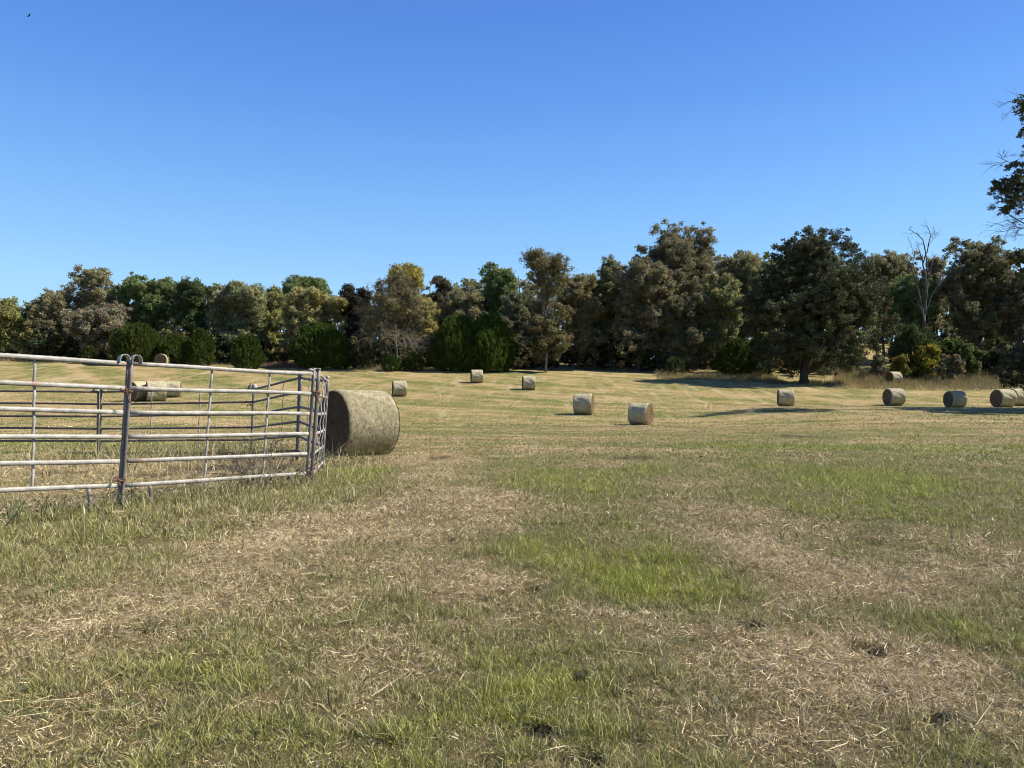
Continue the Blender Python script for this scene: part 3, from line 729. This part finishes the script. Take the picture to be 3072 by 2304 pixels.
# lone oak
def lone_oak():
    rng = np.random.default_rng(77); d = hit(2413, 1152); s = d/F
    x = at(2413, d); zg = float(ground_z(x, d)); off = np.array([x, d, zg])
    e = empty('oak_tree', off, 'lone wide spreading dark oak with short trunk standing in the mown field', 'tree')
    L1, R1 = make_lobes(rng, P(2448, 905, d), (222*s, 6.4, 196*s), 17)
    L2 = [P(a, b, d+c_) for a, b, c_ in ((2290,1050,0),(2330,1075,-1.5),(2600,1050,-1),(2645,1010,0),(2660,965,-.5),(2550,1085,-2),(2265,985,0),(2250,930,.5),(2470,1085,2),(2390,1085,1.5),(2350,765,0),(2425,728,0),(2520,732,.5),(2585,795,0),(2300,835,0),(2625,868,.3),(2475,715,0),(2390,745,-1),(2560,760,1),(2330,1030,-2.5),(2440,1045,-3),(2500,1058,-2.5),(2565,1035,-2),(2385,1060,-2),(2610,930,-1),(2275,900,-1))]
    lc = np.concatenate([L1, np.array(L2)]); lr = np.concatenate([R1, np.full((len(L2), 3), 1.35)])
    # keep projected place: centre scaled with its own depth
    g = Geo(); cc, D, cs = foliage(g, rng, lc, lr, 230000, OAKC, .072, .46, 70, 1.5, .12, .5, .45)
    g.build('crown', M_oak, e, False, off)
    k = rng.choice(len(cc), 130, False)
    t = skeleton(rng, (x, d, zg), (x+.4, d, HC-(760-HY)*s), .42, lc[::2], np.array([.06, .05, .042]), subtargets=cc[k], twig=.015)
    sub_twigs(t, rng, [P(2310, 1085, d), P(2350, 1100, d-1), P(2450, 1095, d+1), P(2480, 1090, d-2), P(2500, 1085, d)], [(-.2,0,-.8),(.1,0,-.8),(.2,0,-.9),(.2,0,-.8),(.3,.1,-.7)], 1.4, .02, np.array([.06, .05, .042]), 2, 4, .6, -.05)
    t.build('trunk', M_bark, e, True, off)
    return d
OAKD = lone_oak()

# airy ash, bare-limbed hackberry and the dead snag: branches show
def airy(label, px, top, bot, hw, d, col, seed, n, bark, name='ash_tree', up=1., gravity=.0, starts=16, leafsize=.12):
    rng = np.random.default_rng(seed); s = d/F; x = at(px, d); zg = float(ground_z(x, d)); off = np.array([x, d, zg])
    e = empty(name, off, label, 'tree', TREES)
    zt = HC-(top-HY)*s; zb = HC-(bot-HY)*s
    g = Geo(); tr = wiggle(rng, (x, d, zg-.2), (x+.2, d, zt-.8), 14, .02)
    tube(g, tr, .17*(1-.85*np.linspace(0, 1, 15)), 7, bark)
    tips = []
    for k in range(starts):
        f = rng.uniform(.38, .95); p = tr[int(f*14)]
        a = rng.uniform(0, 2*PI); out_ = np.array([math.cos(a), math.sin(a)*.8, 0])
        hh = p[2]+(zt-p[2])*rng.uniform(.5, 1.0); ww = hw*s*rng.uniform(.5, 1.0)*(1-.45*f)
        q = np.array([x, d, 0])+out_*ww*1.1; q[2] = hh
        b = wiggle(rng, p, q, 7, .05, .06)
        tube(g, b, np.linspace(.055, .014, 8), 5, bark, cap=False)
        sub_twigs(g, rng, [b[3], b[5], b[6], b[7]], [nrm(b[4]-b[2])*up+rng.normal(0, .4, 3)+np.array([0, 0, .4]) for _ in range(4)], 1.5, .016, bark, 1, 3, .5, gravity)
        tips += [b[4], b[5], b[6], b[7], b[7]+rng.normal(0, .4, 3)]
    tips = np.array(tips)
    h = Geo(); foliage(h, rng, tips, np.full((len(tips), 3), .8), n*2, col, leafsize*.62, .5, 24, 2.0, .12, .4, .1)
    # fuller lower skirt
    lc, lr = make_lobes(rng, (x, d, (zb+HC-(900-HY)*s)/2), (hw*s*.95, hw*s*.7, max((HC-(900-HY)*s-zb)/2, .5)), 9)
    foliage(h, rng, lc, lr, n*3, np.array(col)*.85, leafsize*.7, .5, 60, 1.6, .12, 1.1, .4, zmin=zg)
    h.build('crown', M_leaf, e, False, off); g.build('trunk', M_bark, e, True, off)
airy('feathery pale ash tree with thin upright branches against the sky, right of the twin cedars', 1638, 763, 1090, 84, 93.5, (.19, .17, .08), 301, 6500, np.array([.2, .18, .15]))
def hackberry():
    rng = np.random.default_rng(404); d = 91.5; s = d/F; px = 1188; x = at(px, d); zg = float(ground_z(x, d)); off = np.array([x, d, zg])
    e = empty('tree', off, 'bare limbed tree with grey drooping twigs above the two small cedars', 'tree', TREES)
    g = Geo(); zt = HC-(835-HY)*s
    tr = wiggle(rng, (x, d, zg-.2), (x-.1, d, zt), 14, .03); tube(g, tr, .2*(1-.85*np.linspace(0, 1, 15)), 7, np.array([.10, .088, .075]))
    tips = []
    for k in range(44):
        f = rng.uniform(.3, .93); p = tr[int(f*14)]; a = rng.uniform(0, 2*PI)
        ww = rng.uniform(2.2, 4.7)*(1.15-.55*f); q = p+np.array([math.cos(a)*ww, math.sin(a)*ww*.7, rng.uniform(-.6, 1.9)*(f+.15)])
        b = wiggle(rng, p, q, 7, .05, -.1); tube(g, b, np.linspace(.045, .015, 8), 5, PALEB*.6, cap=False)
        low = f < .62
        sub_twigs(g, rng, [b[3], b[4], b[5], b[6], b[7]], [np.array([math.cos(a), math.sin(a), .1])+rng.normal(0, .5, 3) for _ in range(5)], 1.9 if low else 1.5, .016, PALEB*rng.uniform(.6, 1.1), 2, 3, .5, -.22 if low else .0)
        if f > .5: tips += [b[5], b[6], b[7]]
        elif rng.uniform() < .5: tips += [b[7]]
    tips = np.array(tips); h = Geo(); foliage(h, rng, tips, np.full((len(tips), 3), .9), 15000, (.165, .145, .075), .075, .5, 26, 1.7, .12, .6, .1)
    h.build('crown', M_leaf, e, False, off); g.build('trunk', M_bark, e, True, off)
hackberry()
def snag():
    rng = np.random.default_rng(99); d = 95.5; s = d/F; col = np.array([.13, .115, .10])
    x = at(2776, d); zg = float(ground_z(x, d)); off = np.array([x, d, zg])
    e = empty('dead_tree', off, 'bare leafless dead tree with pale twisting branches rising above the right hand wood', 'tree')
    g = Geo()
    poly = [[(2776,1040),(2772,980),(2778,900),(2782,850),(2770,790),(2757,755)], [(2778,900),(2783,830),(2778,770),(2770,720),(2750,700),(2728,688)], [(2770,790),(2785,740),(2790,700),(2780,678)],
            [(2776,980),(2762,900),(2748,840),(2735,800),(2720,780)], [(2748,840),(2738,810),(2742,760),(2733,730)], [(2776,940),(2800,880),(2822,840),(2830,800)], [(2800,880),(2818,860),(2845,815)], [(2783,830),(2795,800),(2800,770)], [(2785,740),(2798,720),(2803,705)], [(2772,1000),(2765,940),(2755,905)]]
    for k, pl in enumerate(poly):
        p = np.array([P(a+rng.normal(0, 1.5), b, d+rng.normal(0, .25)+(0 if k < 1 else .3*math.sin(k))) for a, b in pl])
        t = np.linspace(0, len(p)-1, 14); p = np.stack([np.interp(t, np.arange(len(p)), p[:, i]) for i in range(3)], 1)+rng.normal(0, .035, (14, 3))
        if k == 0: p[0, 2] = zg-.2
        r0 = (.2, .11, .09, .12, .06, .08, .05, .05, .04, .08)[k]
        tube(g, p, np.linspace(r0, r0*.3, 14), 6, col)
        sub_twigs(g, rng, p[7::2], [nrm(p[-1]-p[-4])+rng.normal(0, .55, 3) for _ in p[7::2]], .95, .024, col, 2, 3, .55, .05)
    g.build('trunk', M_bark, e, True, off)
snag()

# ------------------------------------------------------------------ cedars
CED = 'red cedar bushes in front of the wood'
def cedar(label, px, hw, top, base, col, seed, d=None, lean=0., twin=None, dens=5.2, wide=.33, dim=1.):
    rng = np.random.default_rng(seed); d = d or hit(px, base); d = min(d, 93.0); s = d/F
    x = at(px, d); zg = float(ground_z(x, d)); off = np.array([x, d, zg])
    e = empty('cedar_bush', off, label, 'cedar', CED)
    H = HC-(top-HY)*s-zg; R = hw*s
    n = int(dens*(2*hw/3)*((base-top)/3)*3.2); per = 26; nc = n//per
    def surf(hf, a, frac):
        up_ = np.clip((hf-.36)/.64, 0, 1); lo_ = np.clip((.36-hf)/.36, 0, 1)
        prof = np.sqrt(np.clip(1-up_**2.1, 0, 1))*(1-.24*lo_**2)
        lob = 1+.10*np.sin(a*3+hf*5+seed)+.07*np.sin(a*5-hf*9+seed*2)+.22*(vnoise(a*2.2+seed*7, hf*6, seed)-.5)
        r = R*prof*lob*frac
        return np.stack([x+np.cos(a)*r+lean*hf*H, d+np.sin(a)*r*.9, zg+hf*H*(.90+.17*vnoise(a*1.9+seed*3, hf*2, seed+5))], -1)
    hf = rng.uniform(.0, 1, nc)**.85; a = rng.uniform(0, 2*PI, nc); fr = rng.uniform(.45, 1, nc)**.5
    cc = surf(hf, a, fr); D = nrm(np.stack([np.cos(a), np.sin(a), .55+hf*.9], -1))
    idx = np.repeat(np.arange(nc), per); m = len(idx); t = rng.uniform(0, 1, (m, 1))
    p = cc[idx]+D[idx]*(t-.5)*R*.22+rng.normal(0, 1, (m, 3))*R*.05*(1.1-t)
    k = p[:, 2] > zg-.02; p, idx = p[k], idx[k]
    C = np.array(col)*rng.uniform(.65, 1.35, (nc, 1))*(1+rng.normal(0, .1, (nc, 3))*np.array([1, .3, .6])); C = C[idx]*rng.uniform(.75, 1.25, (len(idx), 1))
    g = Geo(); q = D[idx]+rng.normal(0, .3, (len(idx), 3))
    U = nrm(q+np.array([0, 0, .5])); W = nrm(np.cross(U, D[idx]+rng.normal(0, .45, (len(idx), 3)))); sz = .052*rng.uniform(.6, 1.4, (len(idx), 1))*(1+hw/400)
    V = np.stack([p-U*sz*1.6, p+W*sz*.7, p+U*sz*2.0, p-W*sz*.7], 1).reshape(-1, 3)
    g.add(V, np.arange(len(p)*4).reshape(-1, 4), None, np.repeat(np.clip(C, .006, .4), 4, 0))
    g.build('crown', M_leaf, e, False, off)
    t = Geo(); tube(t, wiggle(rng, (x, d, zg-.15), (x+lean*H*.8, d, zg+H*.85), 8, .03), np.linspace(.13, .02, 9)*min(1, R/1.2), 7, BARKC)
    for q in cc[rng.choice(nc, min(30, nc), False)]:
        b = np.array([x, d, max(zg+.1, q[2]-.35*np.hypot(q[0]-x, q[1]-d))]); tube(t, wiggle(rng, b, q, 4, .05), np.linspace(.03, .008, 5), 4, BARKC, cap=False)
    t.build('trunk', M_bark, e, True, off)
cedar('small lone green bush at the wood edge, left of the wide cedar', 266, 26, 1038, 1079, (.075, .085, .02), 1)
cedar('wide sprawling dark cedar behind the arched pen post', 412, 74, 974, 1084, (.072, .095, .022), 2, dens=5)
cedar('low green cedar right of the distant dark ended bale', 522, 46, 1006, 1090, CEDAR2, 3)
cedar('slim dark cedar between two rounder ones, at left', 602, 40, 992, 1087, CEDAR, 4)
cedar('upright egg shaped cedar standing forward of the wood over the pen rails', 741, 47, 1007, 1106, CEDAR, 5)
cedar('large round cedar behind the corner post of the pen', 965, 86, 976, 1105, CEDAR, 6)
cedar('dim greyish cedar between the large round cedar and bare limbed tree', 1086, 38, 1022, 1098, (.075, .085, .03), 7)
cedar('very small dark cedar, left of the little pair', 1176, 31, 1068, 1114, CEDAR, 8)
cedar('very small green cedar, right of the little pair', 1240, 33, 1060, 1113, (.07, .105, .02), 9)
cedar('left and darker half of the big twin cedar', 1372, 76, 958, 1112, CEDAR, 10)
cedar('right and taller half of the big twin cedar', 1468, 72, 952, 1112, (.075, .11, .02), 11)
cedar('small shaded cedar under the tall central trees', 2026, 30, 1072, 1116, BLACKGREEN, 12)
cedar('dark green cedar left of the lone oak, by the weeds', 2205, 54, 1018, 1117, (.055, .08, .017), 13)
cedar('shaded cedar almost touching the lone oak crown at left', 2278, 40, 1010, 1118, BLACKGREEN, 14)
cedar('blackish spreading evergreen below the dead tree', 2745, 70, 985, 1085, BLACKGREEN, 15, d=93)
# shrubs on the right
SHR = 'shrubs on the weedy right edge'
def shrub(label, px, hw, top, base, col, seed, d, name='shrub', dens=5, size=.12, drop=.8):
    rng = np.random.default_rng(seed); s = d/F; x = at(px, d); zg = float(ground_z(x, d)); off = np.array([x, d, zg])
    e = empty(name, off, label, 'shrub', SHR)
    zt = HC-(top-HY)*s; H = zt-zg
    lc, lr = make_lobes(rng, (x, d, zg+H*.5), (hw*s, hw*s*.8, H*.5), 9)
    g = Geo(); cc, D, cs = foliage(g, rng, lc, lr, int(dens*(2*hw/3)*((base-top)/3)), col, size, .35, 30, 2.2, .18, .3, .45, drop, zmin=zg)
    g.build('foliage', M_leaf, e, False, off)
    t = Geo()
    for q in cc[rng.choice(len(cc), min(40, len(cc)), False)]:
        tube(t, wiggle(rng, (x+rng.normal(0, .25), d+rng.normal(0, .25), zg-.1), q, 5, .06), np.linspace(.03, .01, 6), 4, BARKC*1.2, cap=False)
    t.build('stems', M_bark, e, True, off)
shrub('yellow green feathery bush at the weedy right edge', 2772, 50, 1021, 1095, (.27, .235, .04), 1, 91)
shrub('dark green bush behind and right of the yellow one', 2846, 38, 1008, 1080, (.08, .115, .03), 2, 93)
shrub('mid green rounded bush farther right of the yellow one', 2905, 40, 1024, 1098, (.10, .125, .042), 3, 91.5)
shrub('reddish brown thin brush between yellow bush and green bush', 2845, 46, 1056, 1110, (.17, .155, .08), 4, 88.5, dens=3.5)
shrub('pale grey green bush at the foot of the grassy bank', 2634, 26, 1066, 1105, (.16, .175, .10), 5, 91)
shrub('small bush with green and red leaves left of the yellow one', 2700, 28, 1066, 1108, (.18, .17, .045), 6, 90)
shrub('dim low bush at the right between trunk and picture edge', 2990, 46, 1040, 1105, (.055, .055, .025), 7, 92)

# big tree mostly outside the right edge, branches reaching into view
def edge_tree():
    rng = np.random.default_rng(55); d = 52.; s = d/F; x = 43.5; zg = float(ground_z(x, d)); off = np.array([x, d, zg])
    e = empty('oak_tree', off, 'big near oak beyond the right picture edge, its boughs reaching in over two bales', 'tree')
    lc, lr = [], []
    for (px, py, rx, rz, dy) in [(3062,312,26,20,0),(3110,330,50,40,1),(3045,500,26,14,.4),(3060,540,40,26,-.5),(3010,570,34,24,0),(2985,565,26,20,.3),(3040,610,50,24,.6),(3090,590,60,40,-1),(3120,470,50,50,0),(3150,400,70,60,2),
                                (3010,635,26,12,.2),(3085,1085,60,34,-.6),(3040,1095,38,26,-.3),(3010,1120,28,22,-.2),(3040,1140,34,20,0),(3062,1060,36,26,.4),(3100,1140,50,30,.6)]:
        lc.append(P(px, py, d+dy)); lr.append([rx*s, rx*s, rz*s])
    nvis = len(lc)
    for _ in range(26):
        v = nrm(rng.normal(0, 1, 3)); v[2] = abs(v[2])*.9-.15
        lc.append(np.array([x+3.5, d+2, zg+12])+v*np.array([8.5, 7, 8.5])*rng.uniform(.5, 1)); lr.append(np.array([2.3, 2.3, 1.7])*rng.uniform(.7, 1.2))
    lc, lr = np.array(lc), np.array(lr)
    g = Geo(); foliage(g, rng, lc[:nvis], lr[:nvis], 34000, (.075, .078, .036), .042, .22, 34, 1.7, .15, .5, .2)
    foliage(g, rng, lc[nvis:], lr[nvis:], 22000, (.075, .078, .036), .14, .5, 30, 1.5, .25, .5, .5)
    g.build('crown', M_oak, e, False, off)
    bc = np.array([.05, .042, .036])
    t = skeleton(rng, (x, d, zg), (x+.5, d, zg+19), .5, lc[::2], bc)
    st = [P(3110, 640, d), P(3115, 620, d), P(3100, 690, d), P(3110, 700, d), P(3090, 600, d), P(3080, 560, d), P(3120, 665, d), P(3105, 320, d), P(3090, 500, d), P(3100, 650, d)]
    sub_twigs(t, rng, st, [(-1, 0, -.2), (-1, .2, -.1), (-1, 0, -.05), (-1, -.1, -.12), (-1, 0, .1), (-1, .1, .1), (-1, 0, -.15), (-1, 0, .1), (-1, 0, .1), (-1, 0, -.25)], 2.1, .03, bc, 3, 4, .42, -.01, 6)
    st = [P(3100, 1040, d), P(3110, 1080, d), P(3100, 1110, d)]
    sub_twigs(t, rng, st, [(-1, 0, -.1), (-1, -.1, -.25), (-1, .1, -.3)], 2.2, .03, bc, 3, 4, .42, -.06, 6)
    t.build('trunk', M_bark, e, True, off)
edge_tree()
print('trees', time.time()-T0)

# ------------------------------------------------------------------ masses: woodland behind, undergrowth, tall weeds
SKY_X = [-200,0,150,280,430,560,700,870,1000,1200,1320,1490,1640,1800,1900,2010,2150,2300,2450,2600,2700,2800,2930,3072,3300]
SKY_Y = [890,885,868,850,820,835,825,832,862,815,828,790,800,785,785,735,740,745,730,760,775,775,735,815,830]
def woodland():
    rng = np.random.default_rng(8); g = Geo(); t = Geo()
    lc, lr, cs = [], [], []
    for k in range(400):
        px = rng.uniform(-180, 3250); d = rng.uniform(113, 131)
        if 2560 < px < 2880: d += 32
        yt = np.interp(px, SKY_X, SKY_Y)+rng.uniform(12, 85); s = d/F
        zt = HC-(yt-HY)*s; x = at(px, d); zg = float(ground_z(x, d)); R = rng.uniform(2.2, 3.8)
        nz = max(int((zt-zg)/2.1)+1, 2)
        for j in range(nz):
            lc.append([x+rng.normal(0, 1), d+rng.normal(0, 1), zt-R*.7-j*2.3]); lr.append([R, R, R*.75])
        tube(t, wiggle(rng, (x, d, zg-.2), (x, d, zt-1), 5, .02), np.linspace(.2, .05, 6), 5, BARKC)
    lc, lr = np.array(lc), np.array(lr)
    pal = [(.21, .205, .085), (.17, .18, .07), (.22, .20, .09)]
    for k in range(3):
        foliage(g, rng, lc[k::3], lr[k::3], 150000, pal[k], .15, .75, 60, 1.4, .12, .5, .3)
    g.v += t.v; g.c += t.c
    for q in t.q: g.q.append(q+g.n)
    for q in t.t: g.t.append(q+g.n)
    g.n += t.n
    tag(g.build('woodland', M_leaf), 'dim brown green wood filling in behind the edge trees', 'woodland', kind='stuff')
    g = Geo(); lc, lr = [], []
    for k in range(1150):
        px = rng.uniform(-150, 3250); d = rng.uniform(96, 110) if k < 700 else rng.uniform(111, 131)
        if 2540 < px < 2700: continue
        x = at(px, d); zg = float(ground_z(x, d)); h = rng.uniform(1.0, 4.6)
        lc.append([x, d, zg+h*.5]); lr.append([rng.uniform(.9, 1.8), 1.2, h*.55])
    foliage(g, rng, np.array(lc), np.array(lr), 190000, (.10, .098, .045), .14, .45, 36, 1.6, .3, .5, .35)
    tag(g.build('undergrowth', M_leaf), 'dark tangled brush on the wood floor between the trunks', 'undergrowth', kind='stuff')
woodland()
def weeds():
    rng = np.random.default_rng(9); g = Geo()
    def band(n, x0, x1, y0, y1, h, pal, d=None, w=.012, lean=.16):
        px = rng.uniform(x0, x1, n); py = rng.uniform(y0, y1, n)
        dd = np.array([hit(a, b) for a, b in zip(np.linspace(x0, x1, 12), np.full(12, y0))]); dn = np.array([hit(a, b) for a, b in zip(np.linspace(x0, x1, 12), np.full(12, y1))])
        ax = np.linspace(x0, x1, 12); u = rng.uniform(0, 1, n)
        dist = np.interp(px, ax, dd)*(1-u)+np.interp(px, ax, dn)*u if d is None else rng.uniform(d[0], d[1], n)
        x = at(px, dist); cl = fbm(x*.5, dist*.5, 71, 3)
        hh = h*rng.uniform(.5, 1.15, n)*(.15+1.6*cl)*(1 if d is None else .35+.65*sstep(d[0], d[0]+.5*(d[1]-d[0]), dist))
        c = np.array(pal)[rng.integers(0, len(pal), n)]*rng.uniform(.7, 1.25, (n, 1))
        blades(g, rng, x, dist, hh, rng.uniform(.6, 1.4, n)*w, np.clip(rng.normal(lean, .1, n), 0, .6), c, .5)
    tan = [(.30, .23, .11), (.24, .17, .085), (.34, .28, .14), (.22, .22, .07), (.19, .115, .06), (.17, .18, .06)]
    band(24000, 2500, 3150, 0, 0, 1.15, tan, (80.5, 103))
    band(7000, 2560, 3150, 0, 0, 1.6, tan, (83, 100))
    band(6000, 1970, 2330, 0, 0, .75, tan, (88, 93))
    band(3500, 770, 910, 0, 0, .8, [(.17, .09, .06), (.22, .13, .08), (.26, .2, .12)], (92, 96))
    band(5000, -60, 700, 0, 0, .5, [(.2, .14, .075), (.16, .15, .05)], (92, 97))
    band(2600, 1040, 1320, 0, 0, .6, [(.28, .22, .12), (.22, .2, .08)], (91, 95))
    band(3200, 2300, 2530, 0, 0, .5, [(.13, .14, .05), (.2, .17, .08)], (OAKD-1.2, OAKD+1.6))
    tag(g.build('tall_weeds', M_grass), 'tall rusty tan weeds and seed grass fringing the far field edge', 'weeds', kind='stuff')
    g = Geo()
    # dry stems and broad leaved weeds in and along the pen
    for (a, b, da, db, n, h, pal) in [((-3.9, 9.2), (-2.9, 10.5), .5, .5, 260, .35, 0), ((-5.8, 7.4), (-4.3, 8.7), .5, .4, 240, .26, 1), ((-8.5, 15.2), (-4.6, 15.2), .6, 1.2, 1000, .36, 1), ((-9.5, 12.5), (-3.6, 12.8), 1.2, 1.6, 700, .42, 0), ((-4.2, 8.6), (-2.9, 10.3), .35, .35, 170, .2, 1), ((-3.3, 13), (-2.6, 14.9), .3, .5, 200, .3, 1)]:
        t = rng.uniform(0, 1, n); x = a[0]+(b[0]-a[0])*t+rng.normal(0, da, n)*.5; y = a[1]+(b[1]-a[1])*t+rng.normal(0, db, n)*.5
        dry = rng.uniform(0, 1, n) < (.75 if pal == 0 else .4)
        c = np.where(dry[:, None], pick(rng, STRAWS, n)*.85, np.array([.13, .15, .05])*rng.uniform(.6, 1.6, (n, 1)))
        blades(g, rng, x, y, h*rng.uniform(.4, 1.6, n), np.where(dry, .003, .0042)*rng.uniform(.6, 1.4, n), np.clip(rng.normal(.25, .16, n), 0, .8), c, .5)
        # small leaves on the stems
        m = n//3; k = rng.integers(0, n, m*2); p = np.stack([x[k], y[k], ground_z(x[k], y[k])+h*rng.uniform(.1, .8, m*2)], -1)+rng.normal(0, .03, (m*2, 3))
        if pal == 1: leaves(g, rng, p, rng.normal(0, 1, (m*2, 3)), .013, 1.8, np.array([.11, .13, .045])*rng.uniform(.5, 1.5, (m*2, 1)))
    tag(g.build('pen_weeds', M_grass), 'dry stalks and leafy weeds growing in and around the pen', 'weeds', kind='stuff')
weeds()
def fallen_branch(label, c, L, seed, col):
    rng = np.random.default_rng(seed); g = Geo(); x, y = c; z = float(ground_z(x, y))
    st = [np.array([x, y, z+.03])]*4
    a = rng.uniform(0, 2*PI)
    sub_twigs(g, rng, st, [(math.cos(a+k*1.6), math.sin(a+k*1.6), .28) for k in range(4)], L, .012, np.asarray(col), 3, 4, .7, -.06, 6)
    o = g.build('fallen_branch', M_bark, None, True, (x, y, z)); o.location = (x, y, z)
    tag(o, label, 'branch', 'dead branches lying in the pen')
fallen_branch('tangled dead branch on the ground just left of the corner post', (-3.25, 10.55), .75, 1, (.17, .14, .11))
fallen_branch('thin dead branch inside the pen under the near middle rails', (-4.2, 11.4), .7, 2, (.12, .09, .07))
fallen_branch('dark dead branch against the slanting far panel', (-4.6, 14.6), .7, 3, (.09, .065, .05))
fallen_branch('brown dead branch under the far long panel', (-6.6, 15.9), .8, 4, (.10, .07, .05))

# ------------------------------------------------------------------ bird high in the sky
def bird():
    d = 190.; c = P(87, 47, d); g = Geo(); u = d/F
    def q(px, py, dy=0): return np.array([(px-87)*u, dy, -(py-47)*u])
    tube(g, np.array([q(80.5, 49.0, .0), q(84, 48.2), q(87.5, 47), q(89.3, 45.6)]), np.array([.02, .12, .15, .04]), 8)
    for tip, mid, s in ((q(92.8, 41.4, -.3), q(90.2, 43.6, -.15), 1), (q(81, 47.2, .55), q(84, 47.0, .3), -1)):
        r = q(87.6, 46.6); w = np.array([.16, 0, -.12])
        V = [r-w*.9, r+w*.9, mid+w*.75, mid-w*.75, tip+w*.2, tip-w*.2]; V2 = [v+np.array([0, .02, .025]) for v in V]
        g.add(V+V2, [[0,1,2,3],[3,2,4,5],[9,8,7,6],[11,10,8,9],[0,3,9,6],[3,5,11,9],[1,7,8,2],[2,8,10,4],[4,10,11,5]])
    o = g.build('bird', plain('dark plumage', (.02, .02, .025)), None, True); o.location = c
    tag(o, 'tiny dark bird soaring high in the blue sky at upper left', 'bird')
bird()

# ------------------------------------------------------------------ light, sky, camera
w = bpy.data.worlds.new('World'); sc.world = w; w.use_nodes = True
nt = w.node_tree; nt.nodes.clear()
sky = nt.nodes.new('ShaderNodeTexSky'); sky.sky_type = 'NISHITA'; sky.sun_disc = False
sky.sun_elevation = SUN_EL; sky.sun_rotation = PI/2-SUN_AZ
sky.altitude = 200; sky.air_density = 1.0; sky.dust_density = .1; sky.ozone_density = 3.0
bg = nt.nodes.new('ShaderNodeBackground'); bg.inputs['Strength'].default_value = .085
wo = nt.nodes.new('ShaderNodeOutputWorld')
N_, L_ = nt.nodes, nt.links
tn = mix(N_, L_, 1.0, sky.outputs[0], (.78, 1.0, 1.25), 'MULTIPLY')
tcw = N_.new('ShaderNodeTexCoord'); sxyz = N_.new('ShaderNodeSeparateXYZ'); L_.new(tcw.outputs['Generated'], sxyz.inputs[0])
lin = lambda c: tuple((k/255/12.92 if k < 11 else ((k/255+.055)/1.055)**2.4) for k in c)
rp = ramp(N_, L_, sxyz.outputs[2], [(0, lin((192, 229, 253))), (.15, lin((171, 219, 254))), (.205, lin((149, 204, 253))), (.288, lin((123, 181, 250))), (.376, lin((98, 156, 241))), (.46, lin((82, 137, 229))), (1, lin((38, 84, 182)))])
sc_ = N_.new('ShaderNodeVectorMath'); sc_.operation = 'SCALE'; L_.new(rp, sc_.inputs[0]); sc_.inputs['Scale'].default_value = 1/(2**.95*.085)
L_.new(mix(N_, L_, .68, tn, sc_.outputs[0]), bg.inputs[0])
nt.links.new(bg.outputs[0], wo.inputs[0])
sl = bpy.data.lights.new('sun', 'SUN'); sl.energy = 5.0; sl.angle = math.radians(.53); sl.color = (1, .93, .82)
so = bpy.data.objects.new('sun', sl); COL.objects.link(so)
from mathutils import Vector
so.rotation_euler = Vector([float(k) for k in SUN]).to_track_quat('Z', 'Y').to_euler(); so.location = (30, 0, 40)
cam = bpy.data.cameras.new('camera'); co = bpy.data.objects.new('camera', cam); COL.objects.link(co)
cam.sensor_width = 36; cam.lens = 36*F/3072; cam.shift_y = (HY-1152)/3072
cam.clip_start = .05; cam.clip_end = 6000
co.location = (0, 0, HC); co.rotation_euler = (PI/2, 0, 0); sc.camera = co
vs = sc.view_settings; vs.view_transform = 'Standard'; vs.look = 'None'; vs.exposure = .95; vs.gamma = 1
sc.cycles.filter_width = 1.0; sc.cycles.max_bounces = 6; sc.cycles.diffuse_bounces = 3; sc.cycles.transmission_bounces = 3; sc.cycles.glossy_bounces = 2
sc.cycles.caustics_reflective = False; sc.cycles.caustics_refractive = False
print('done', time.time()-T0)
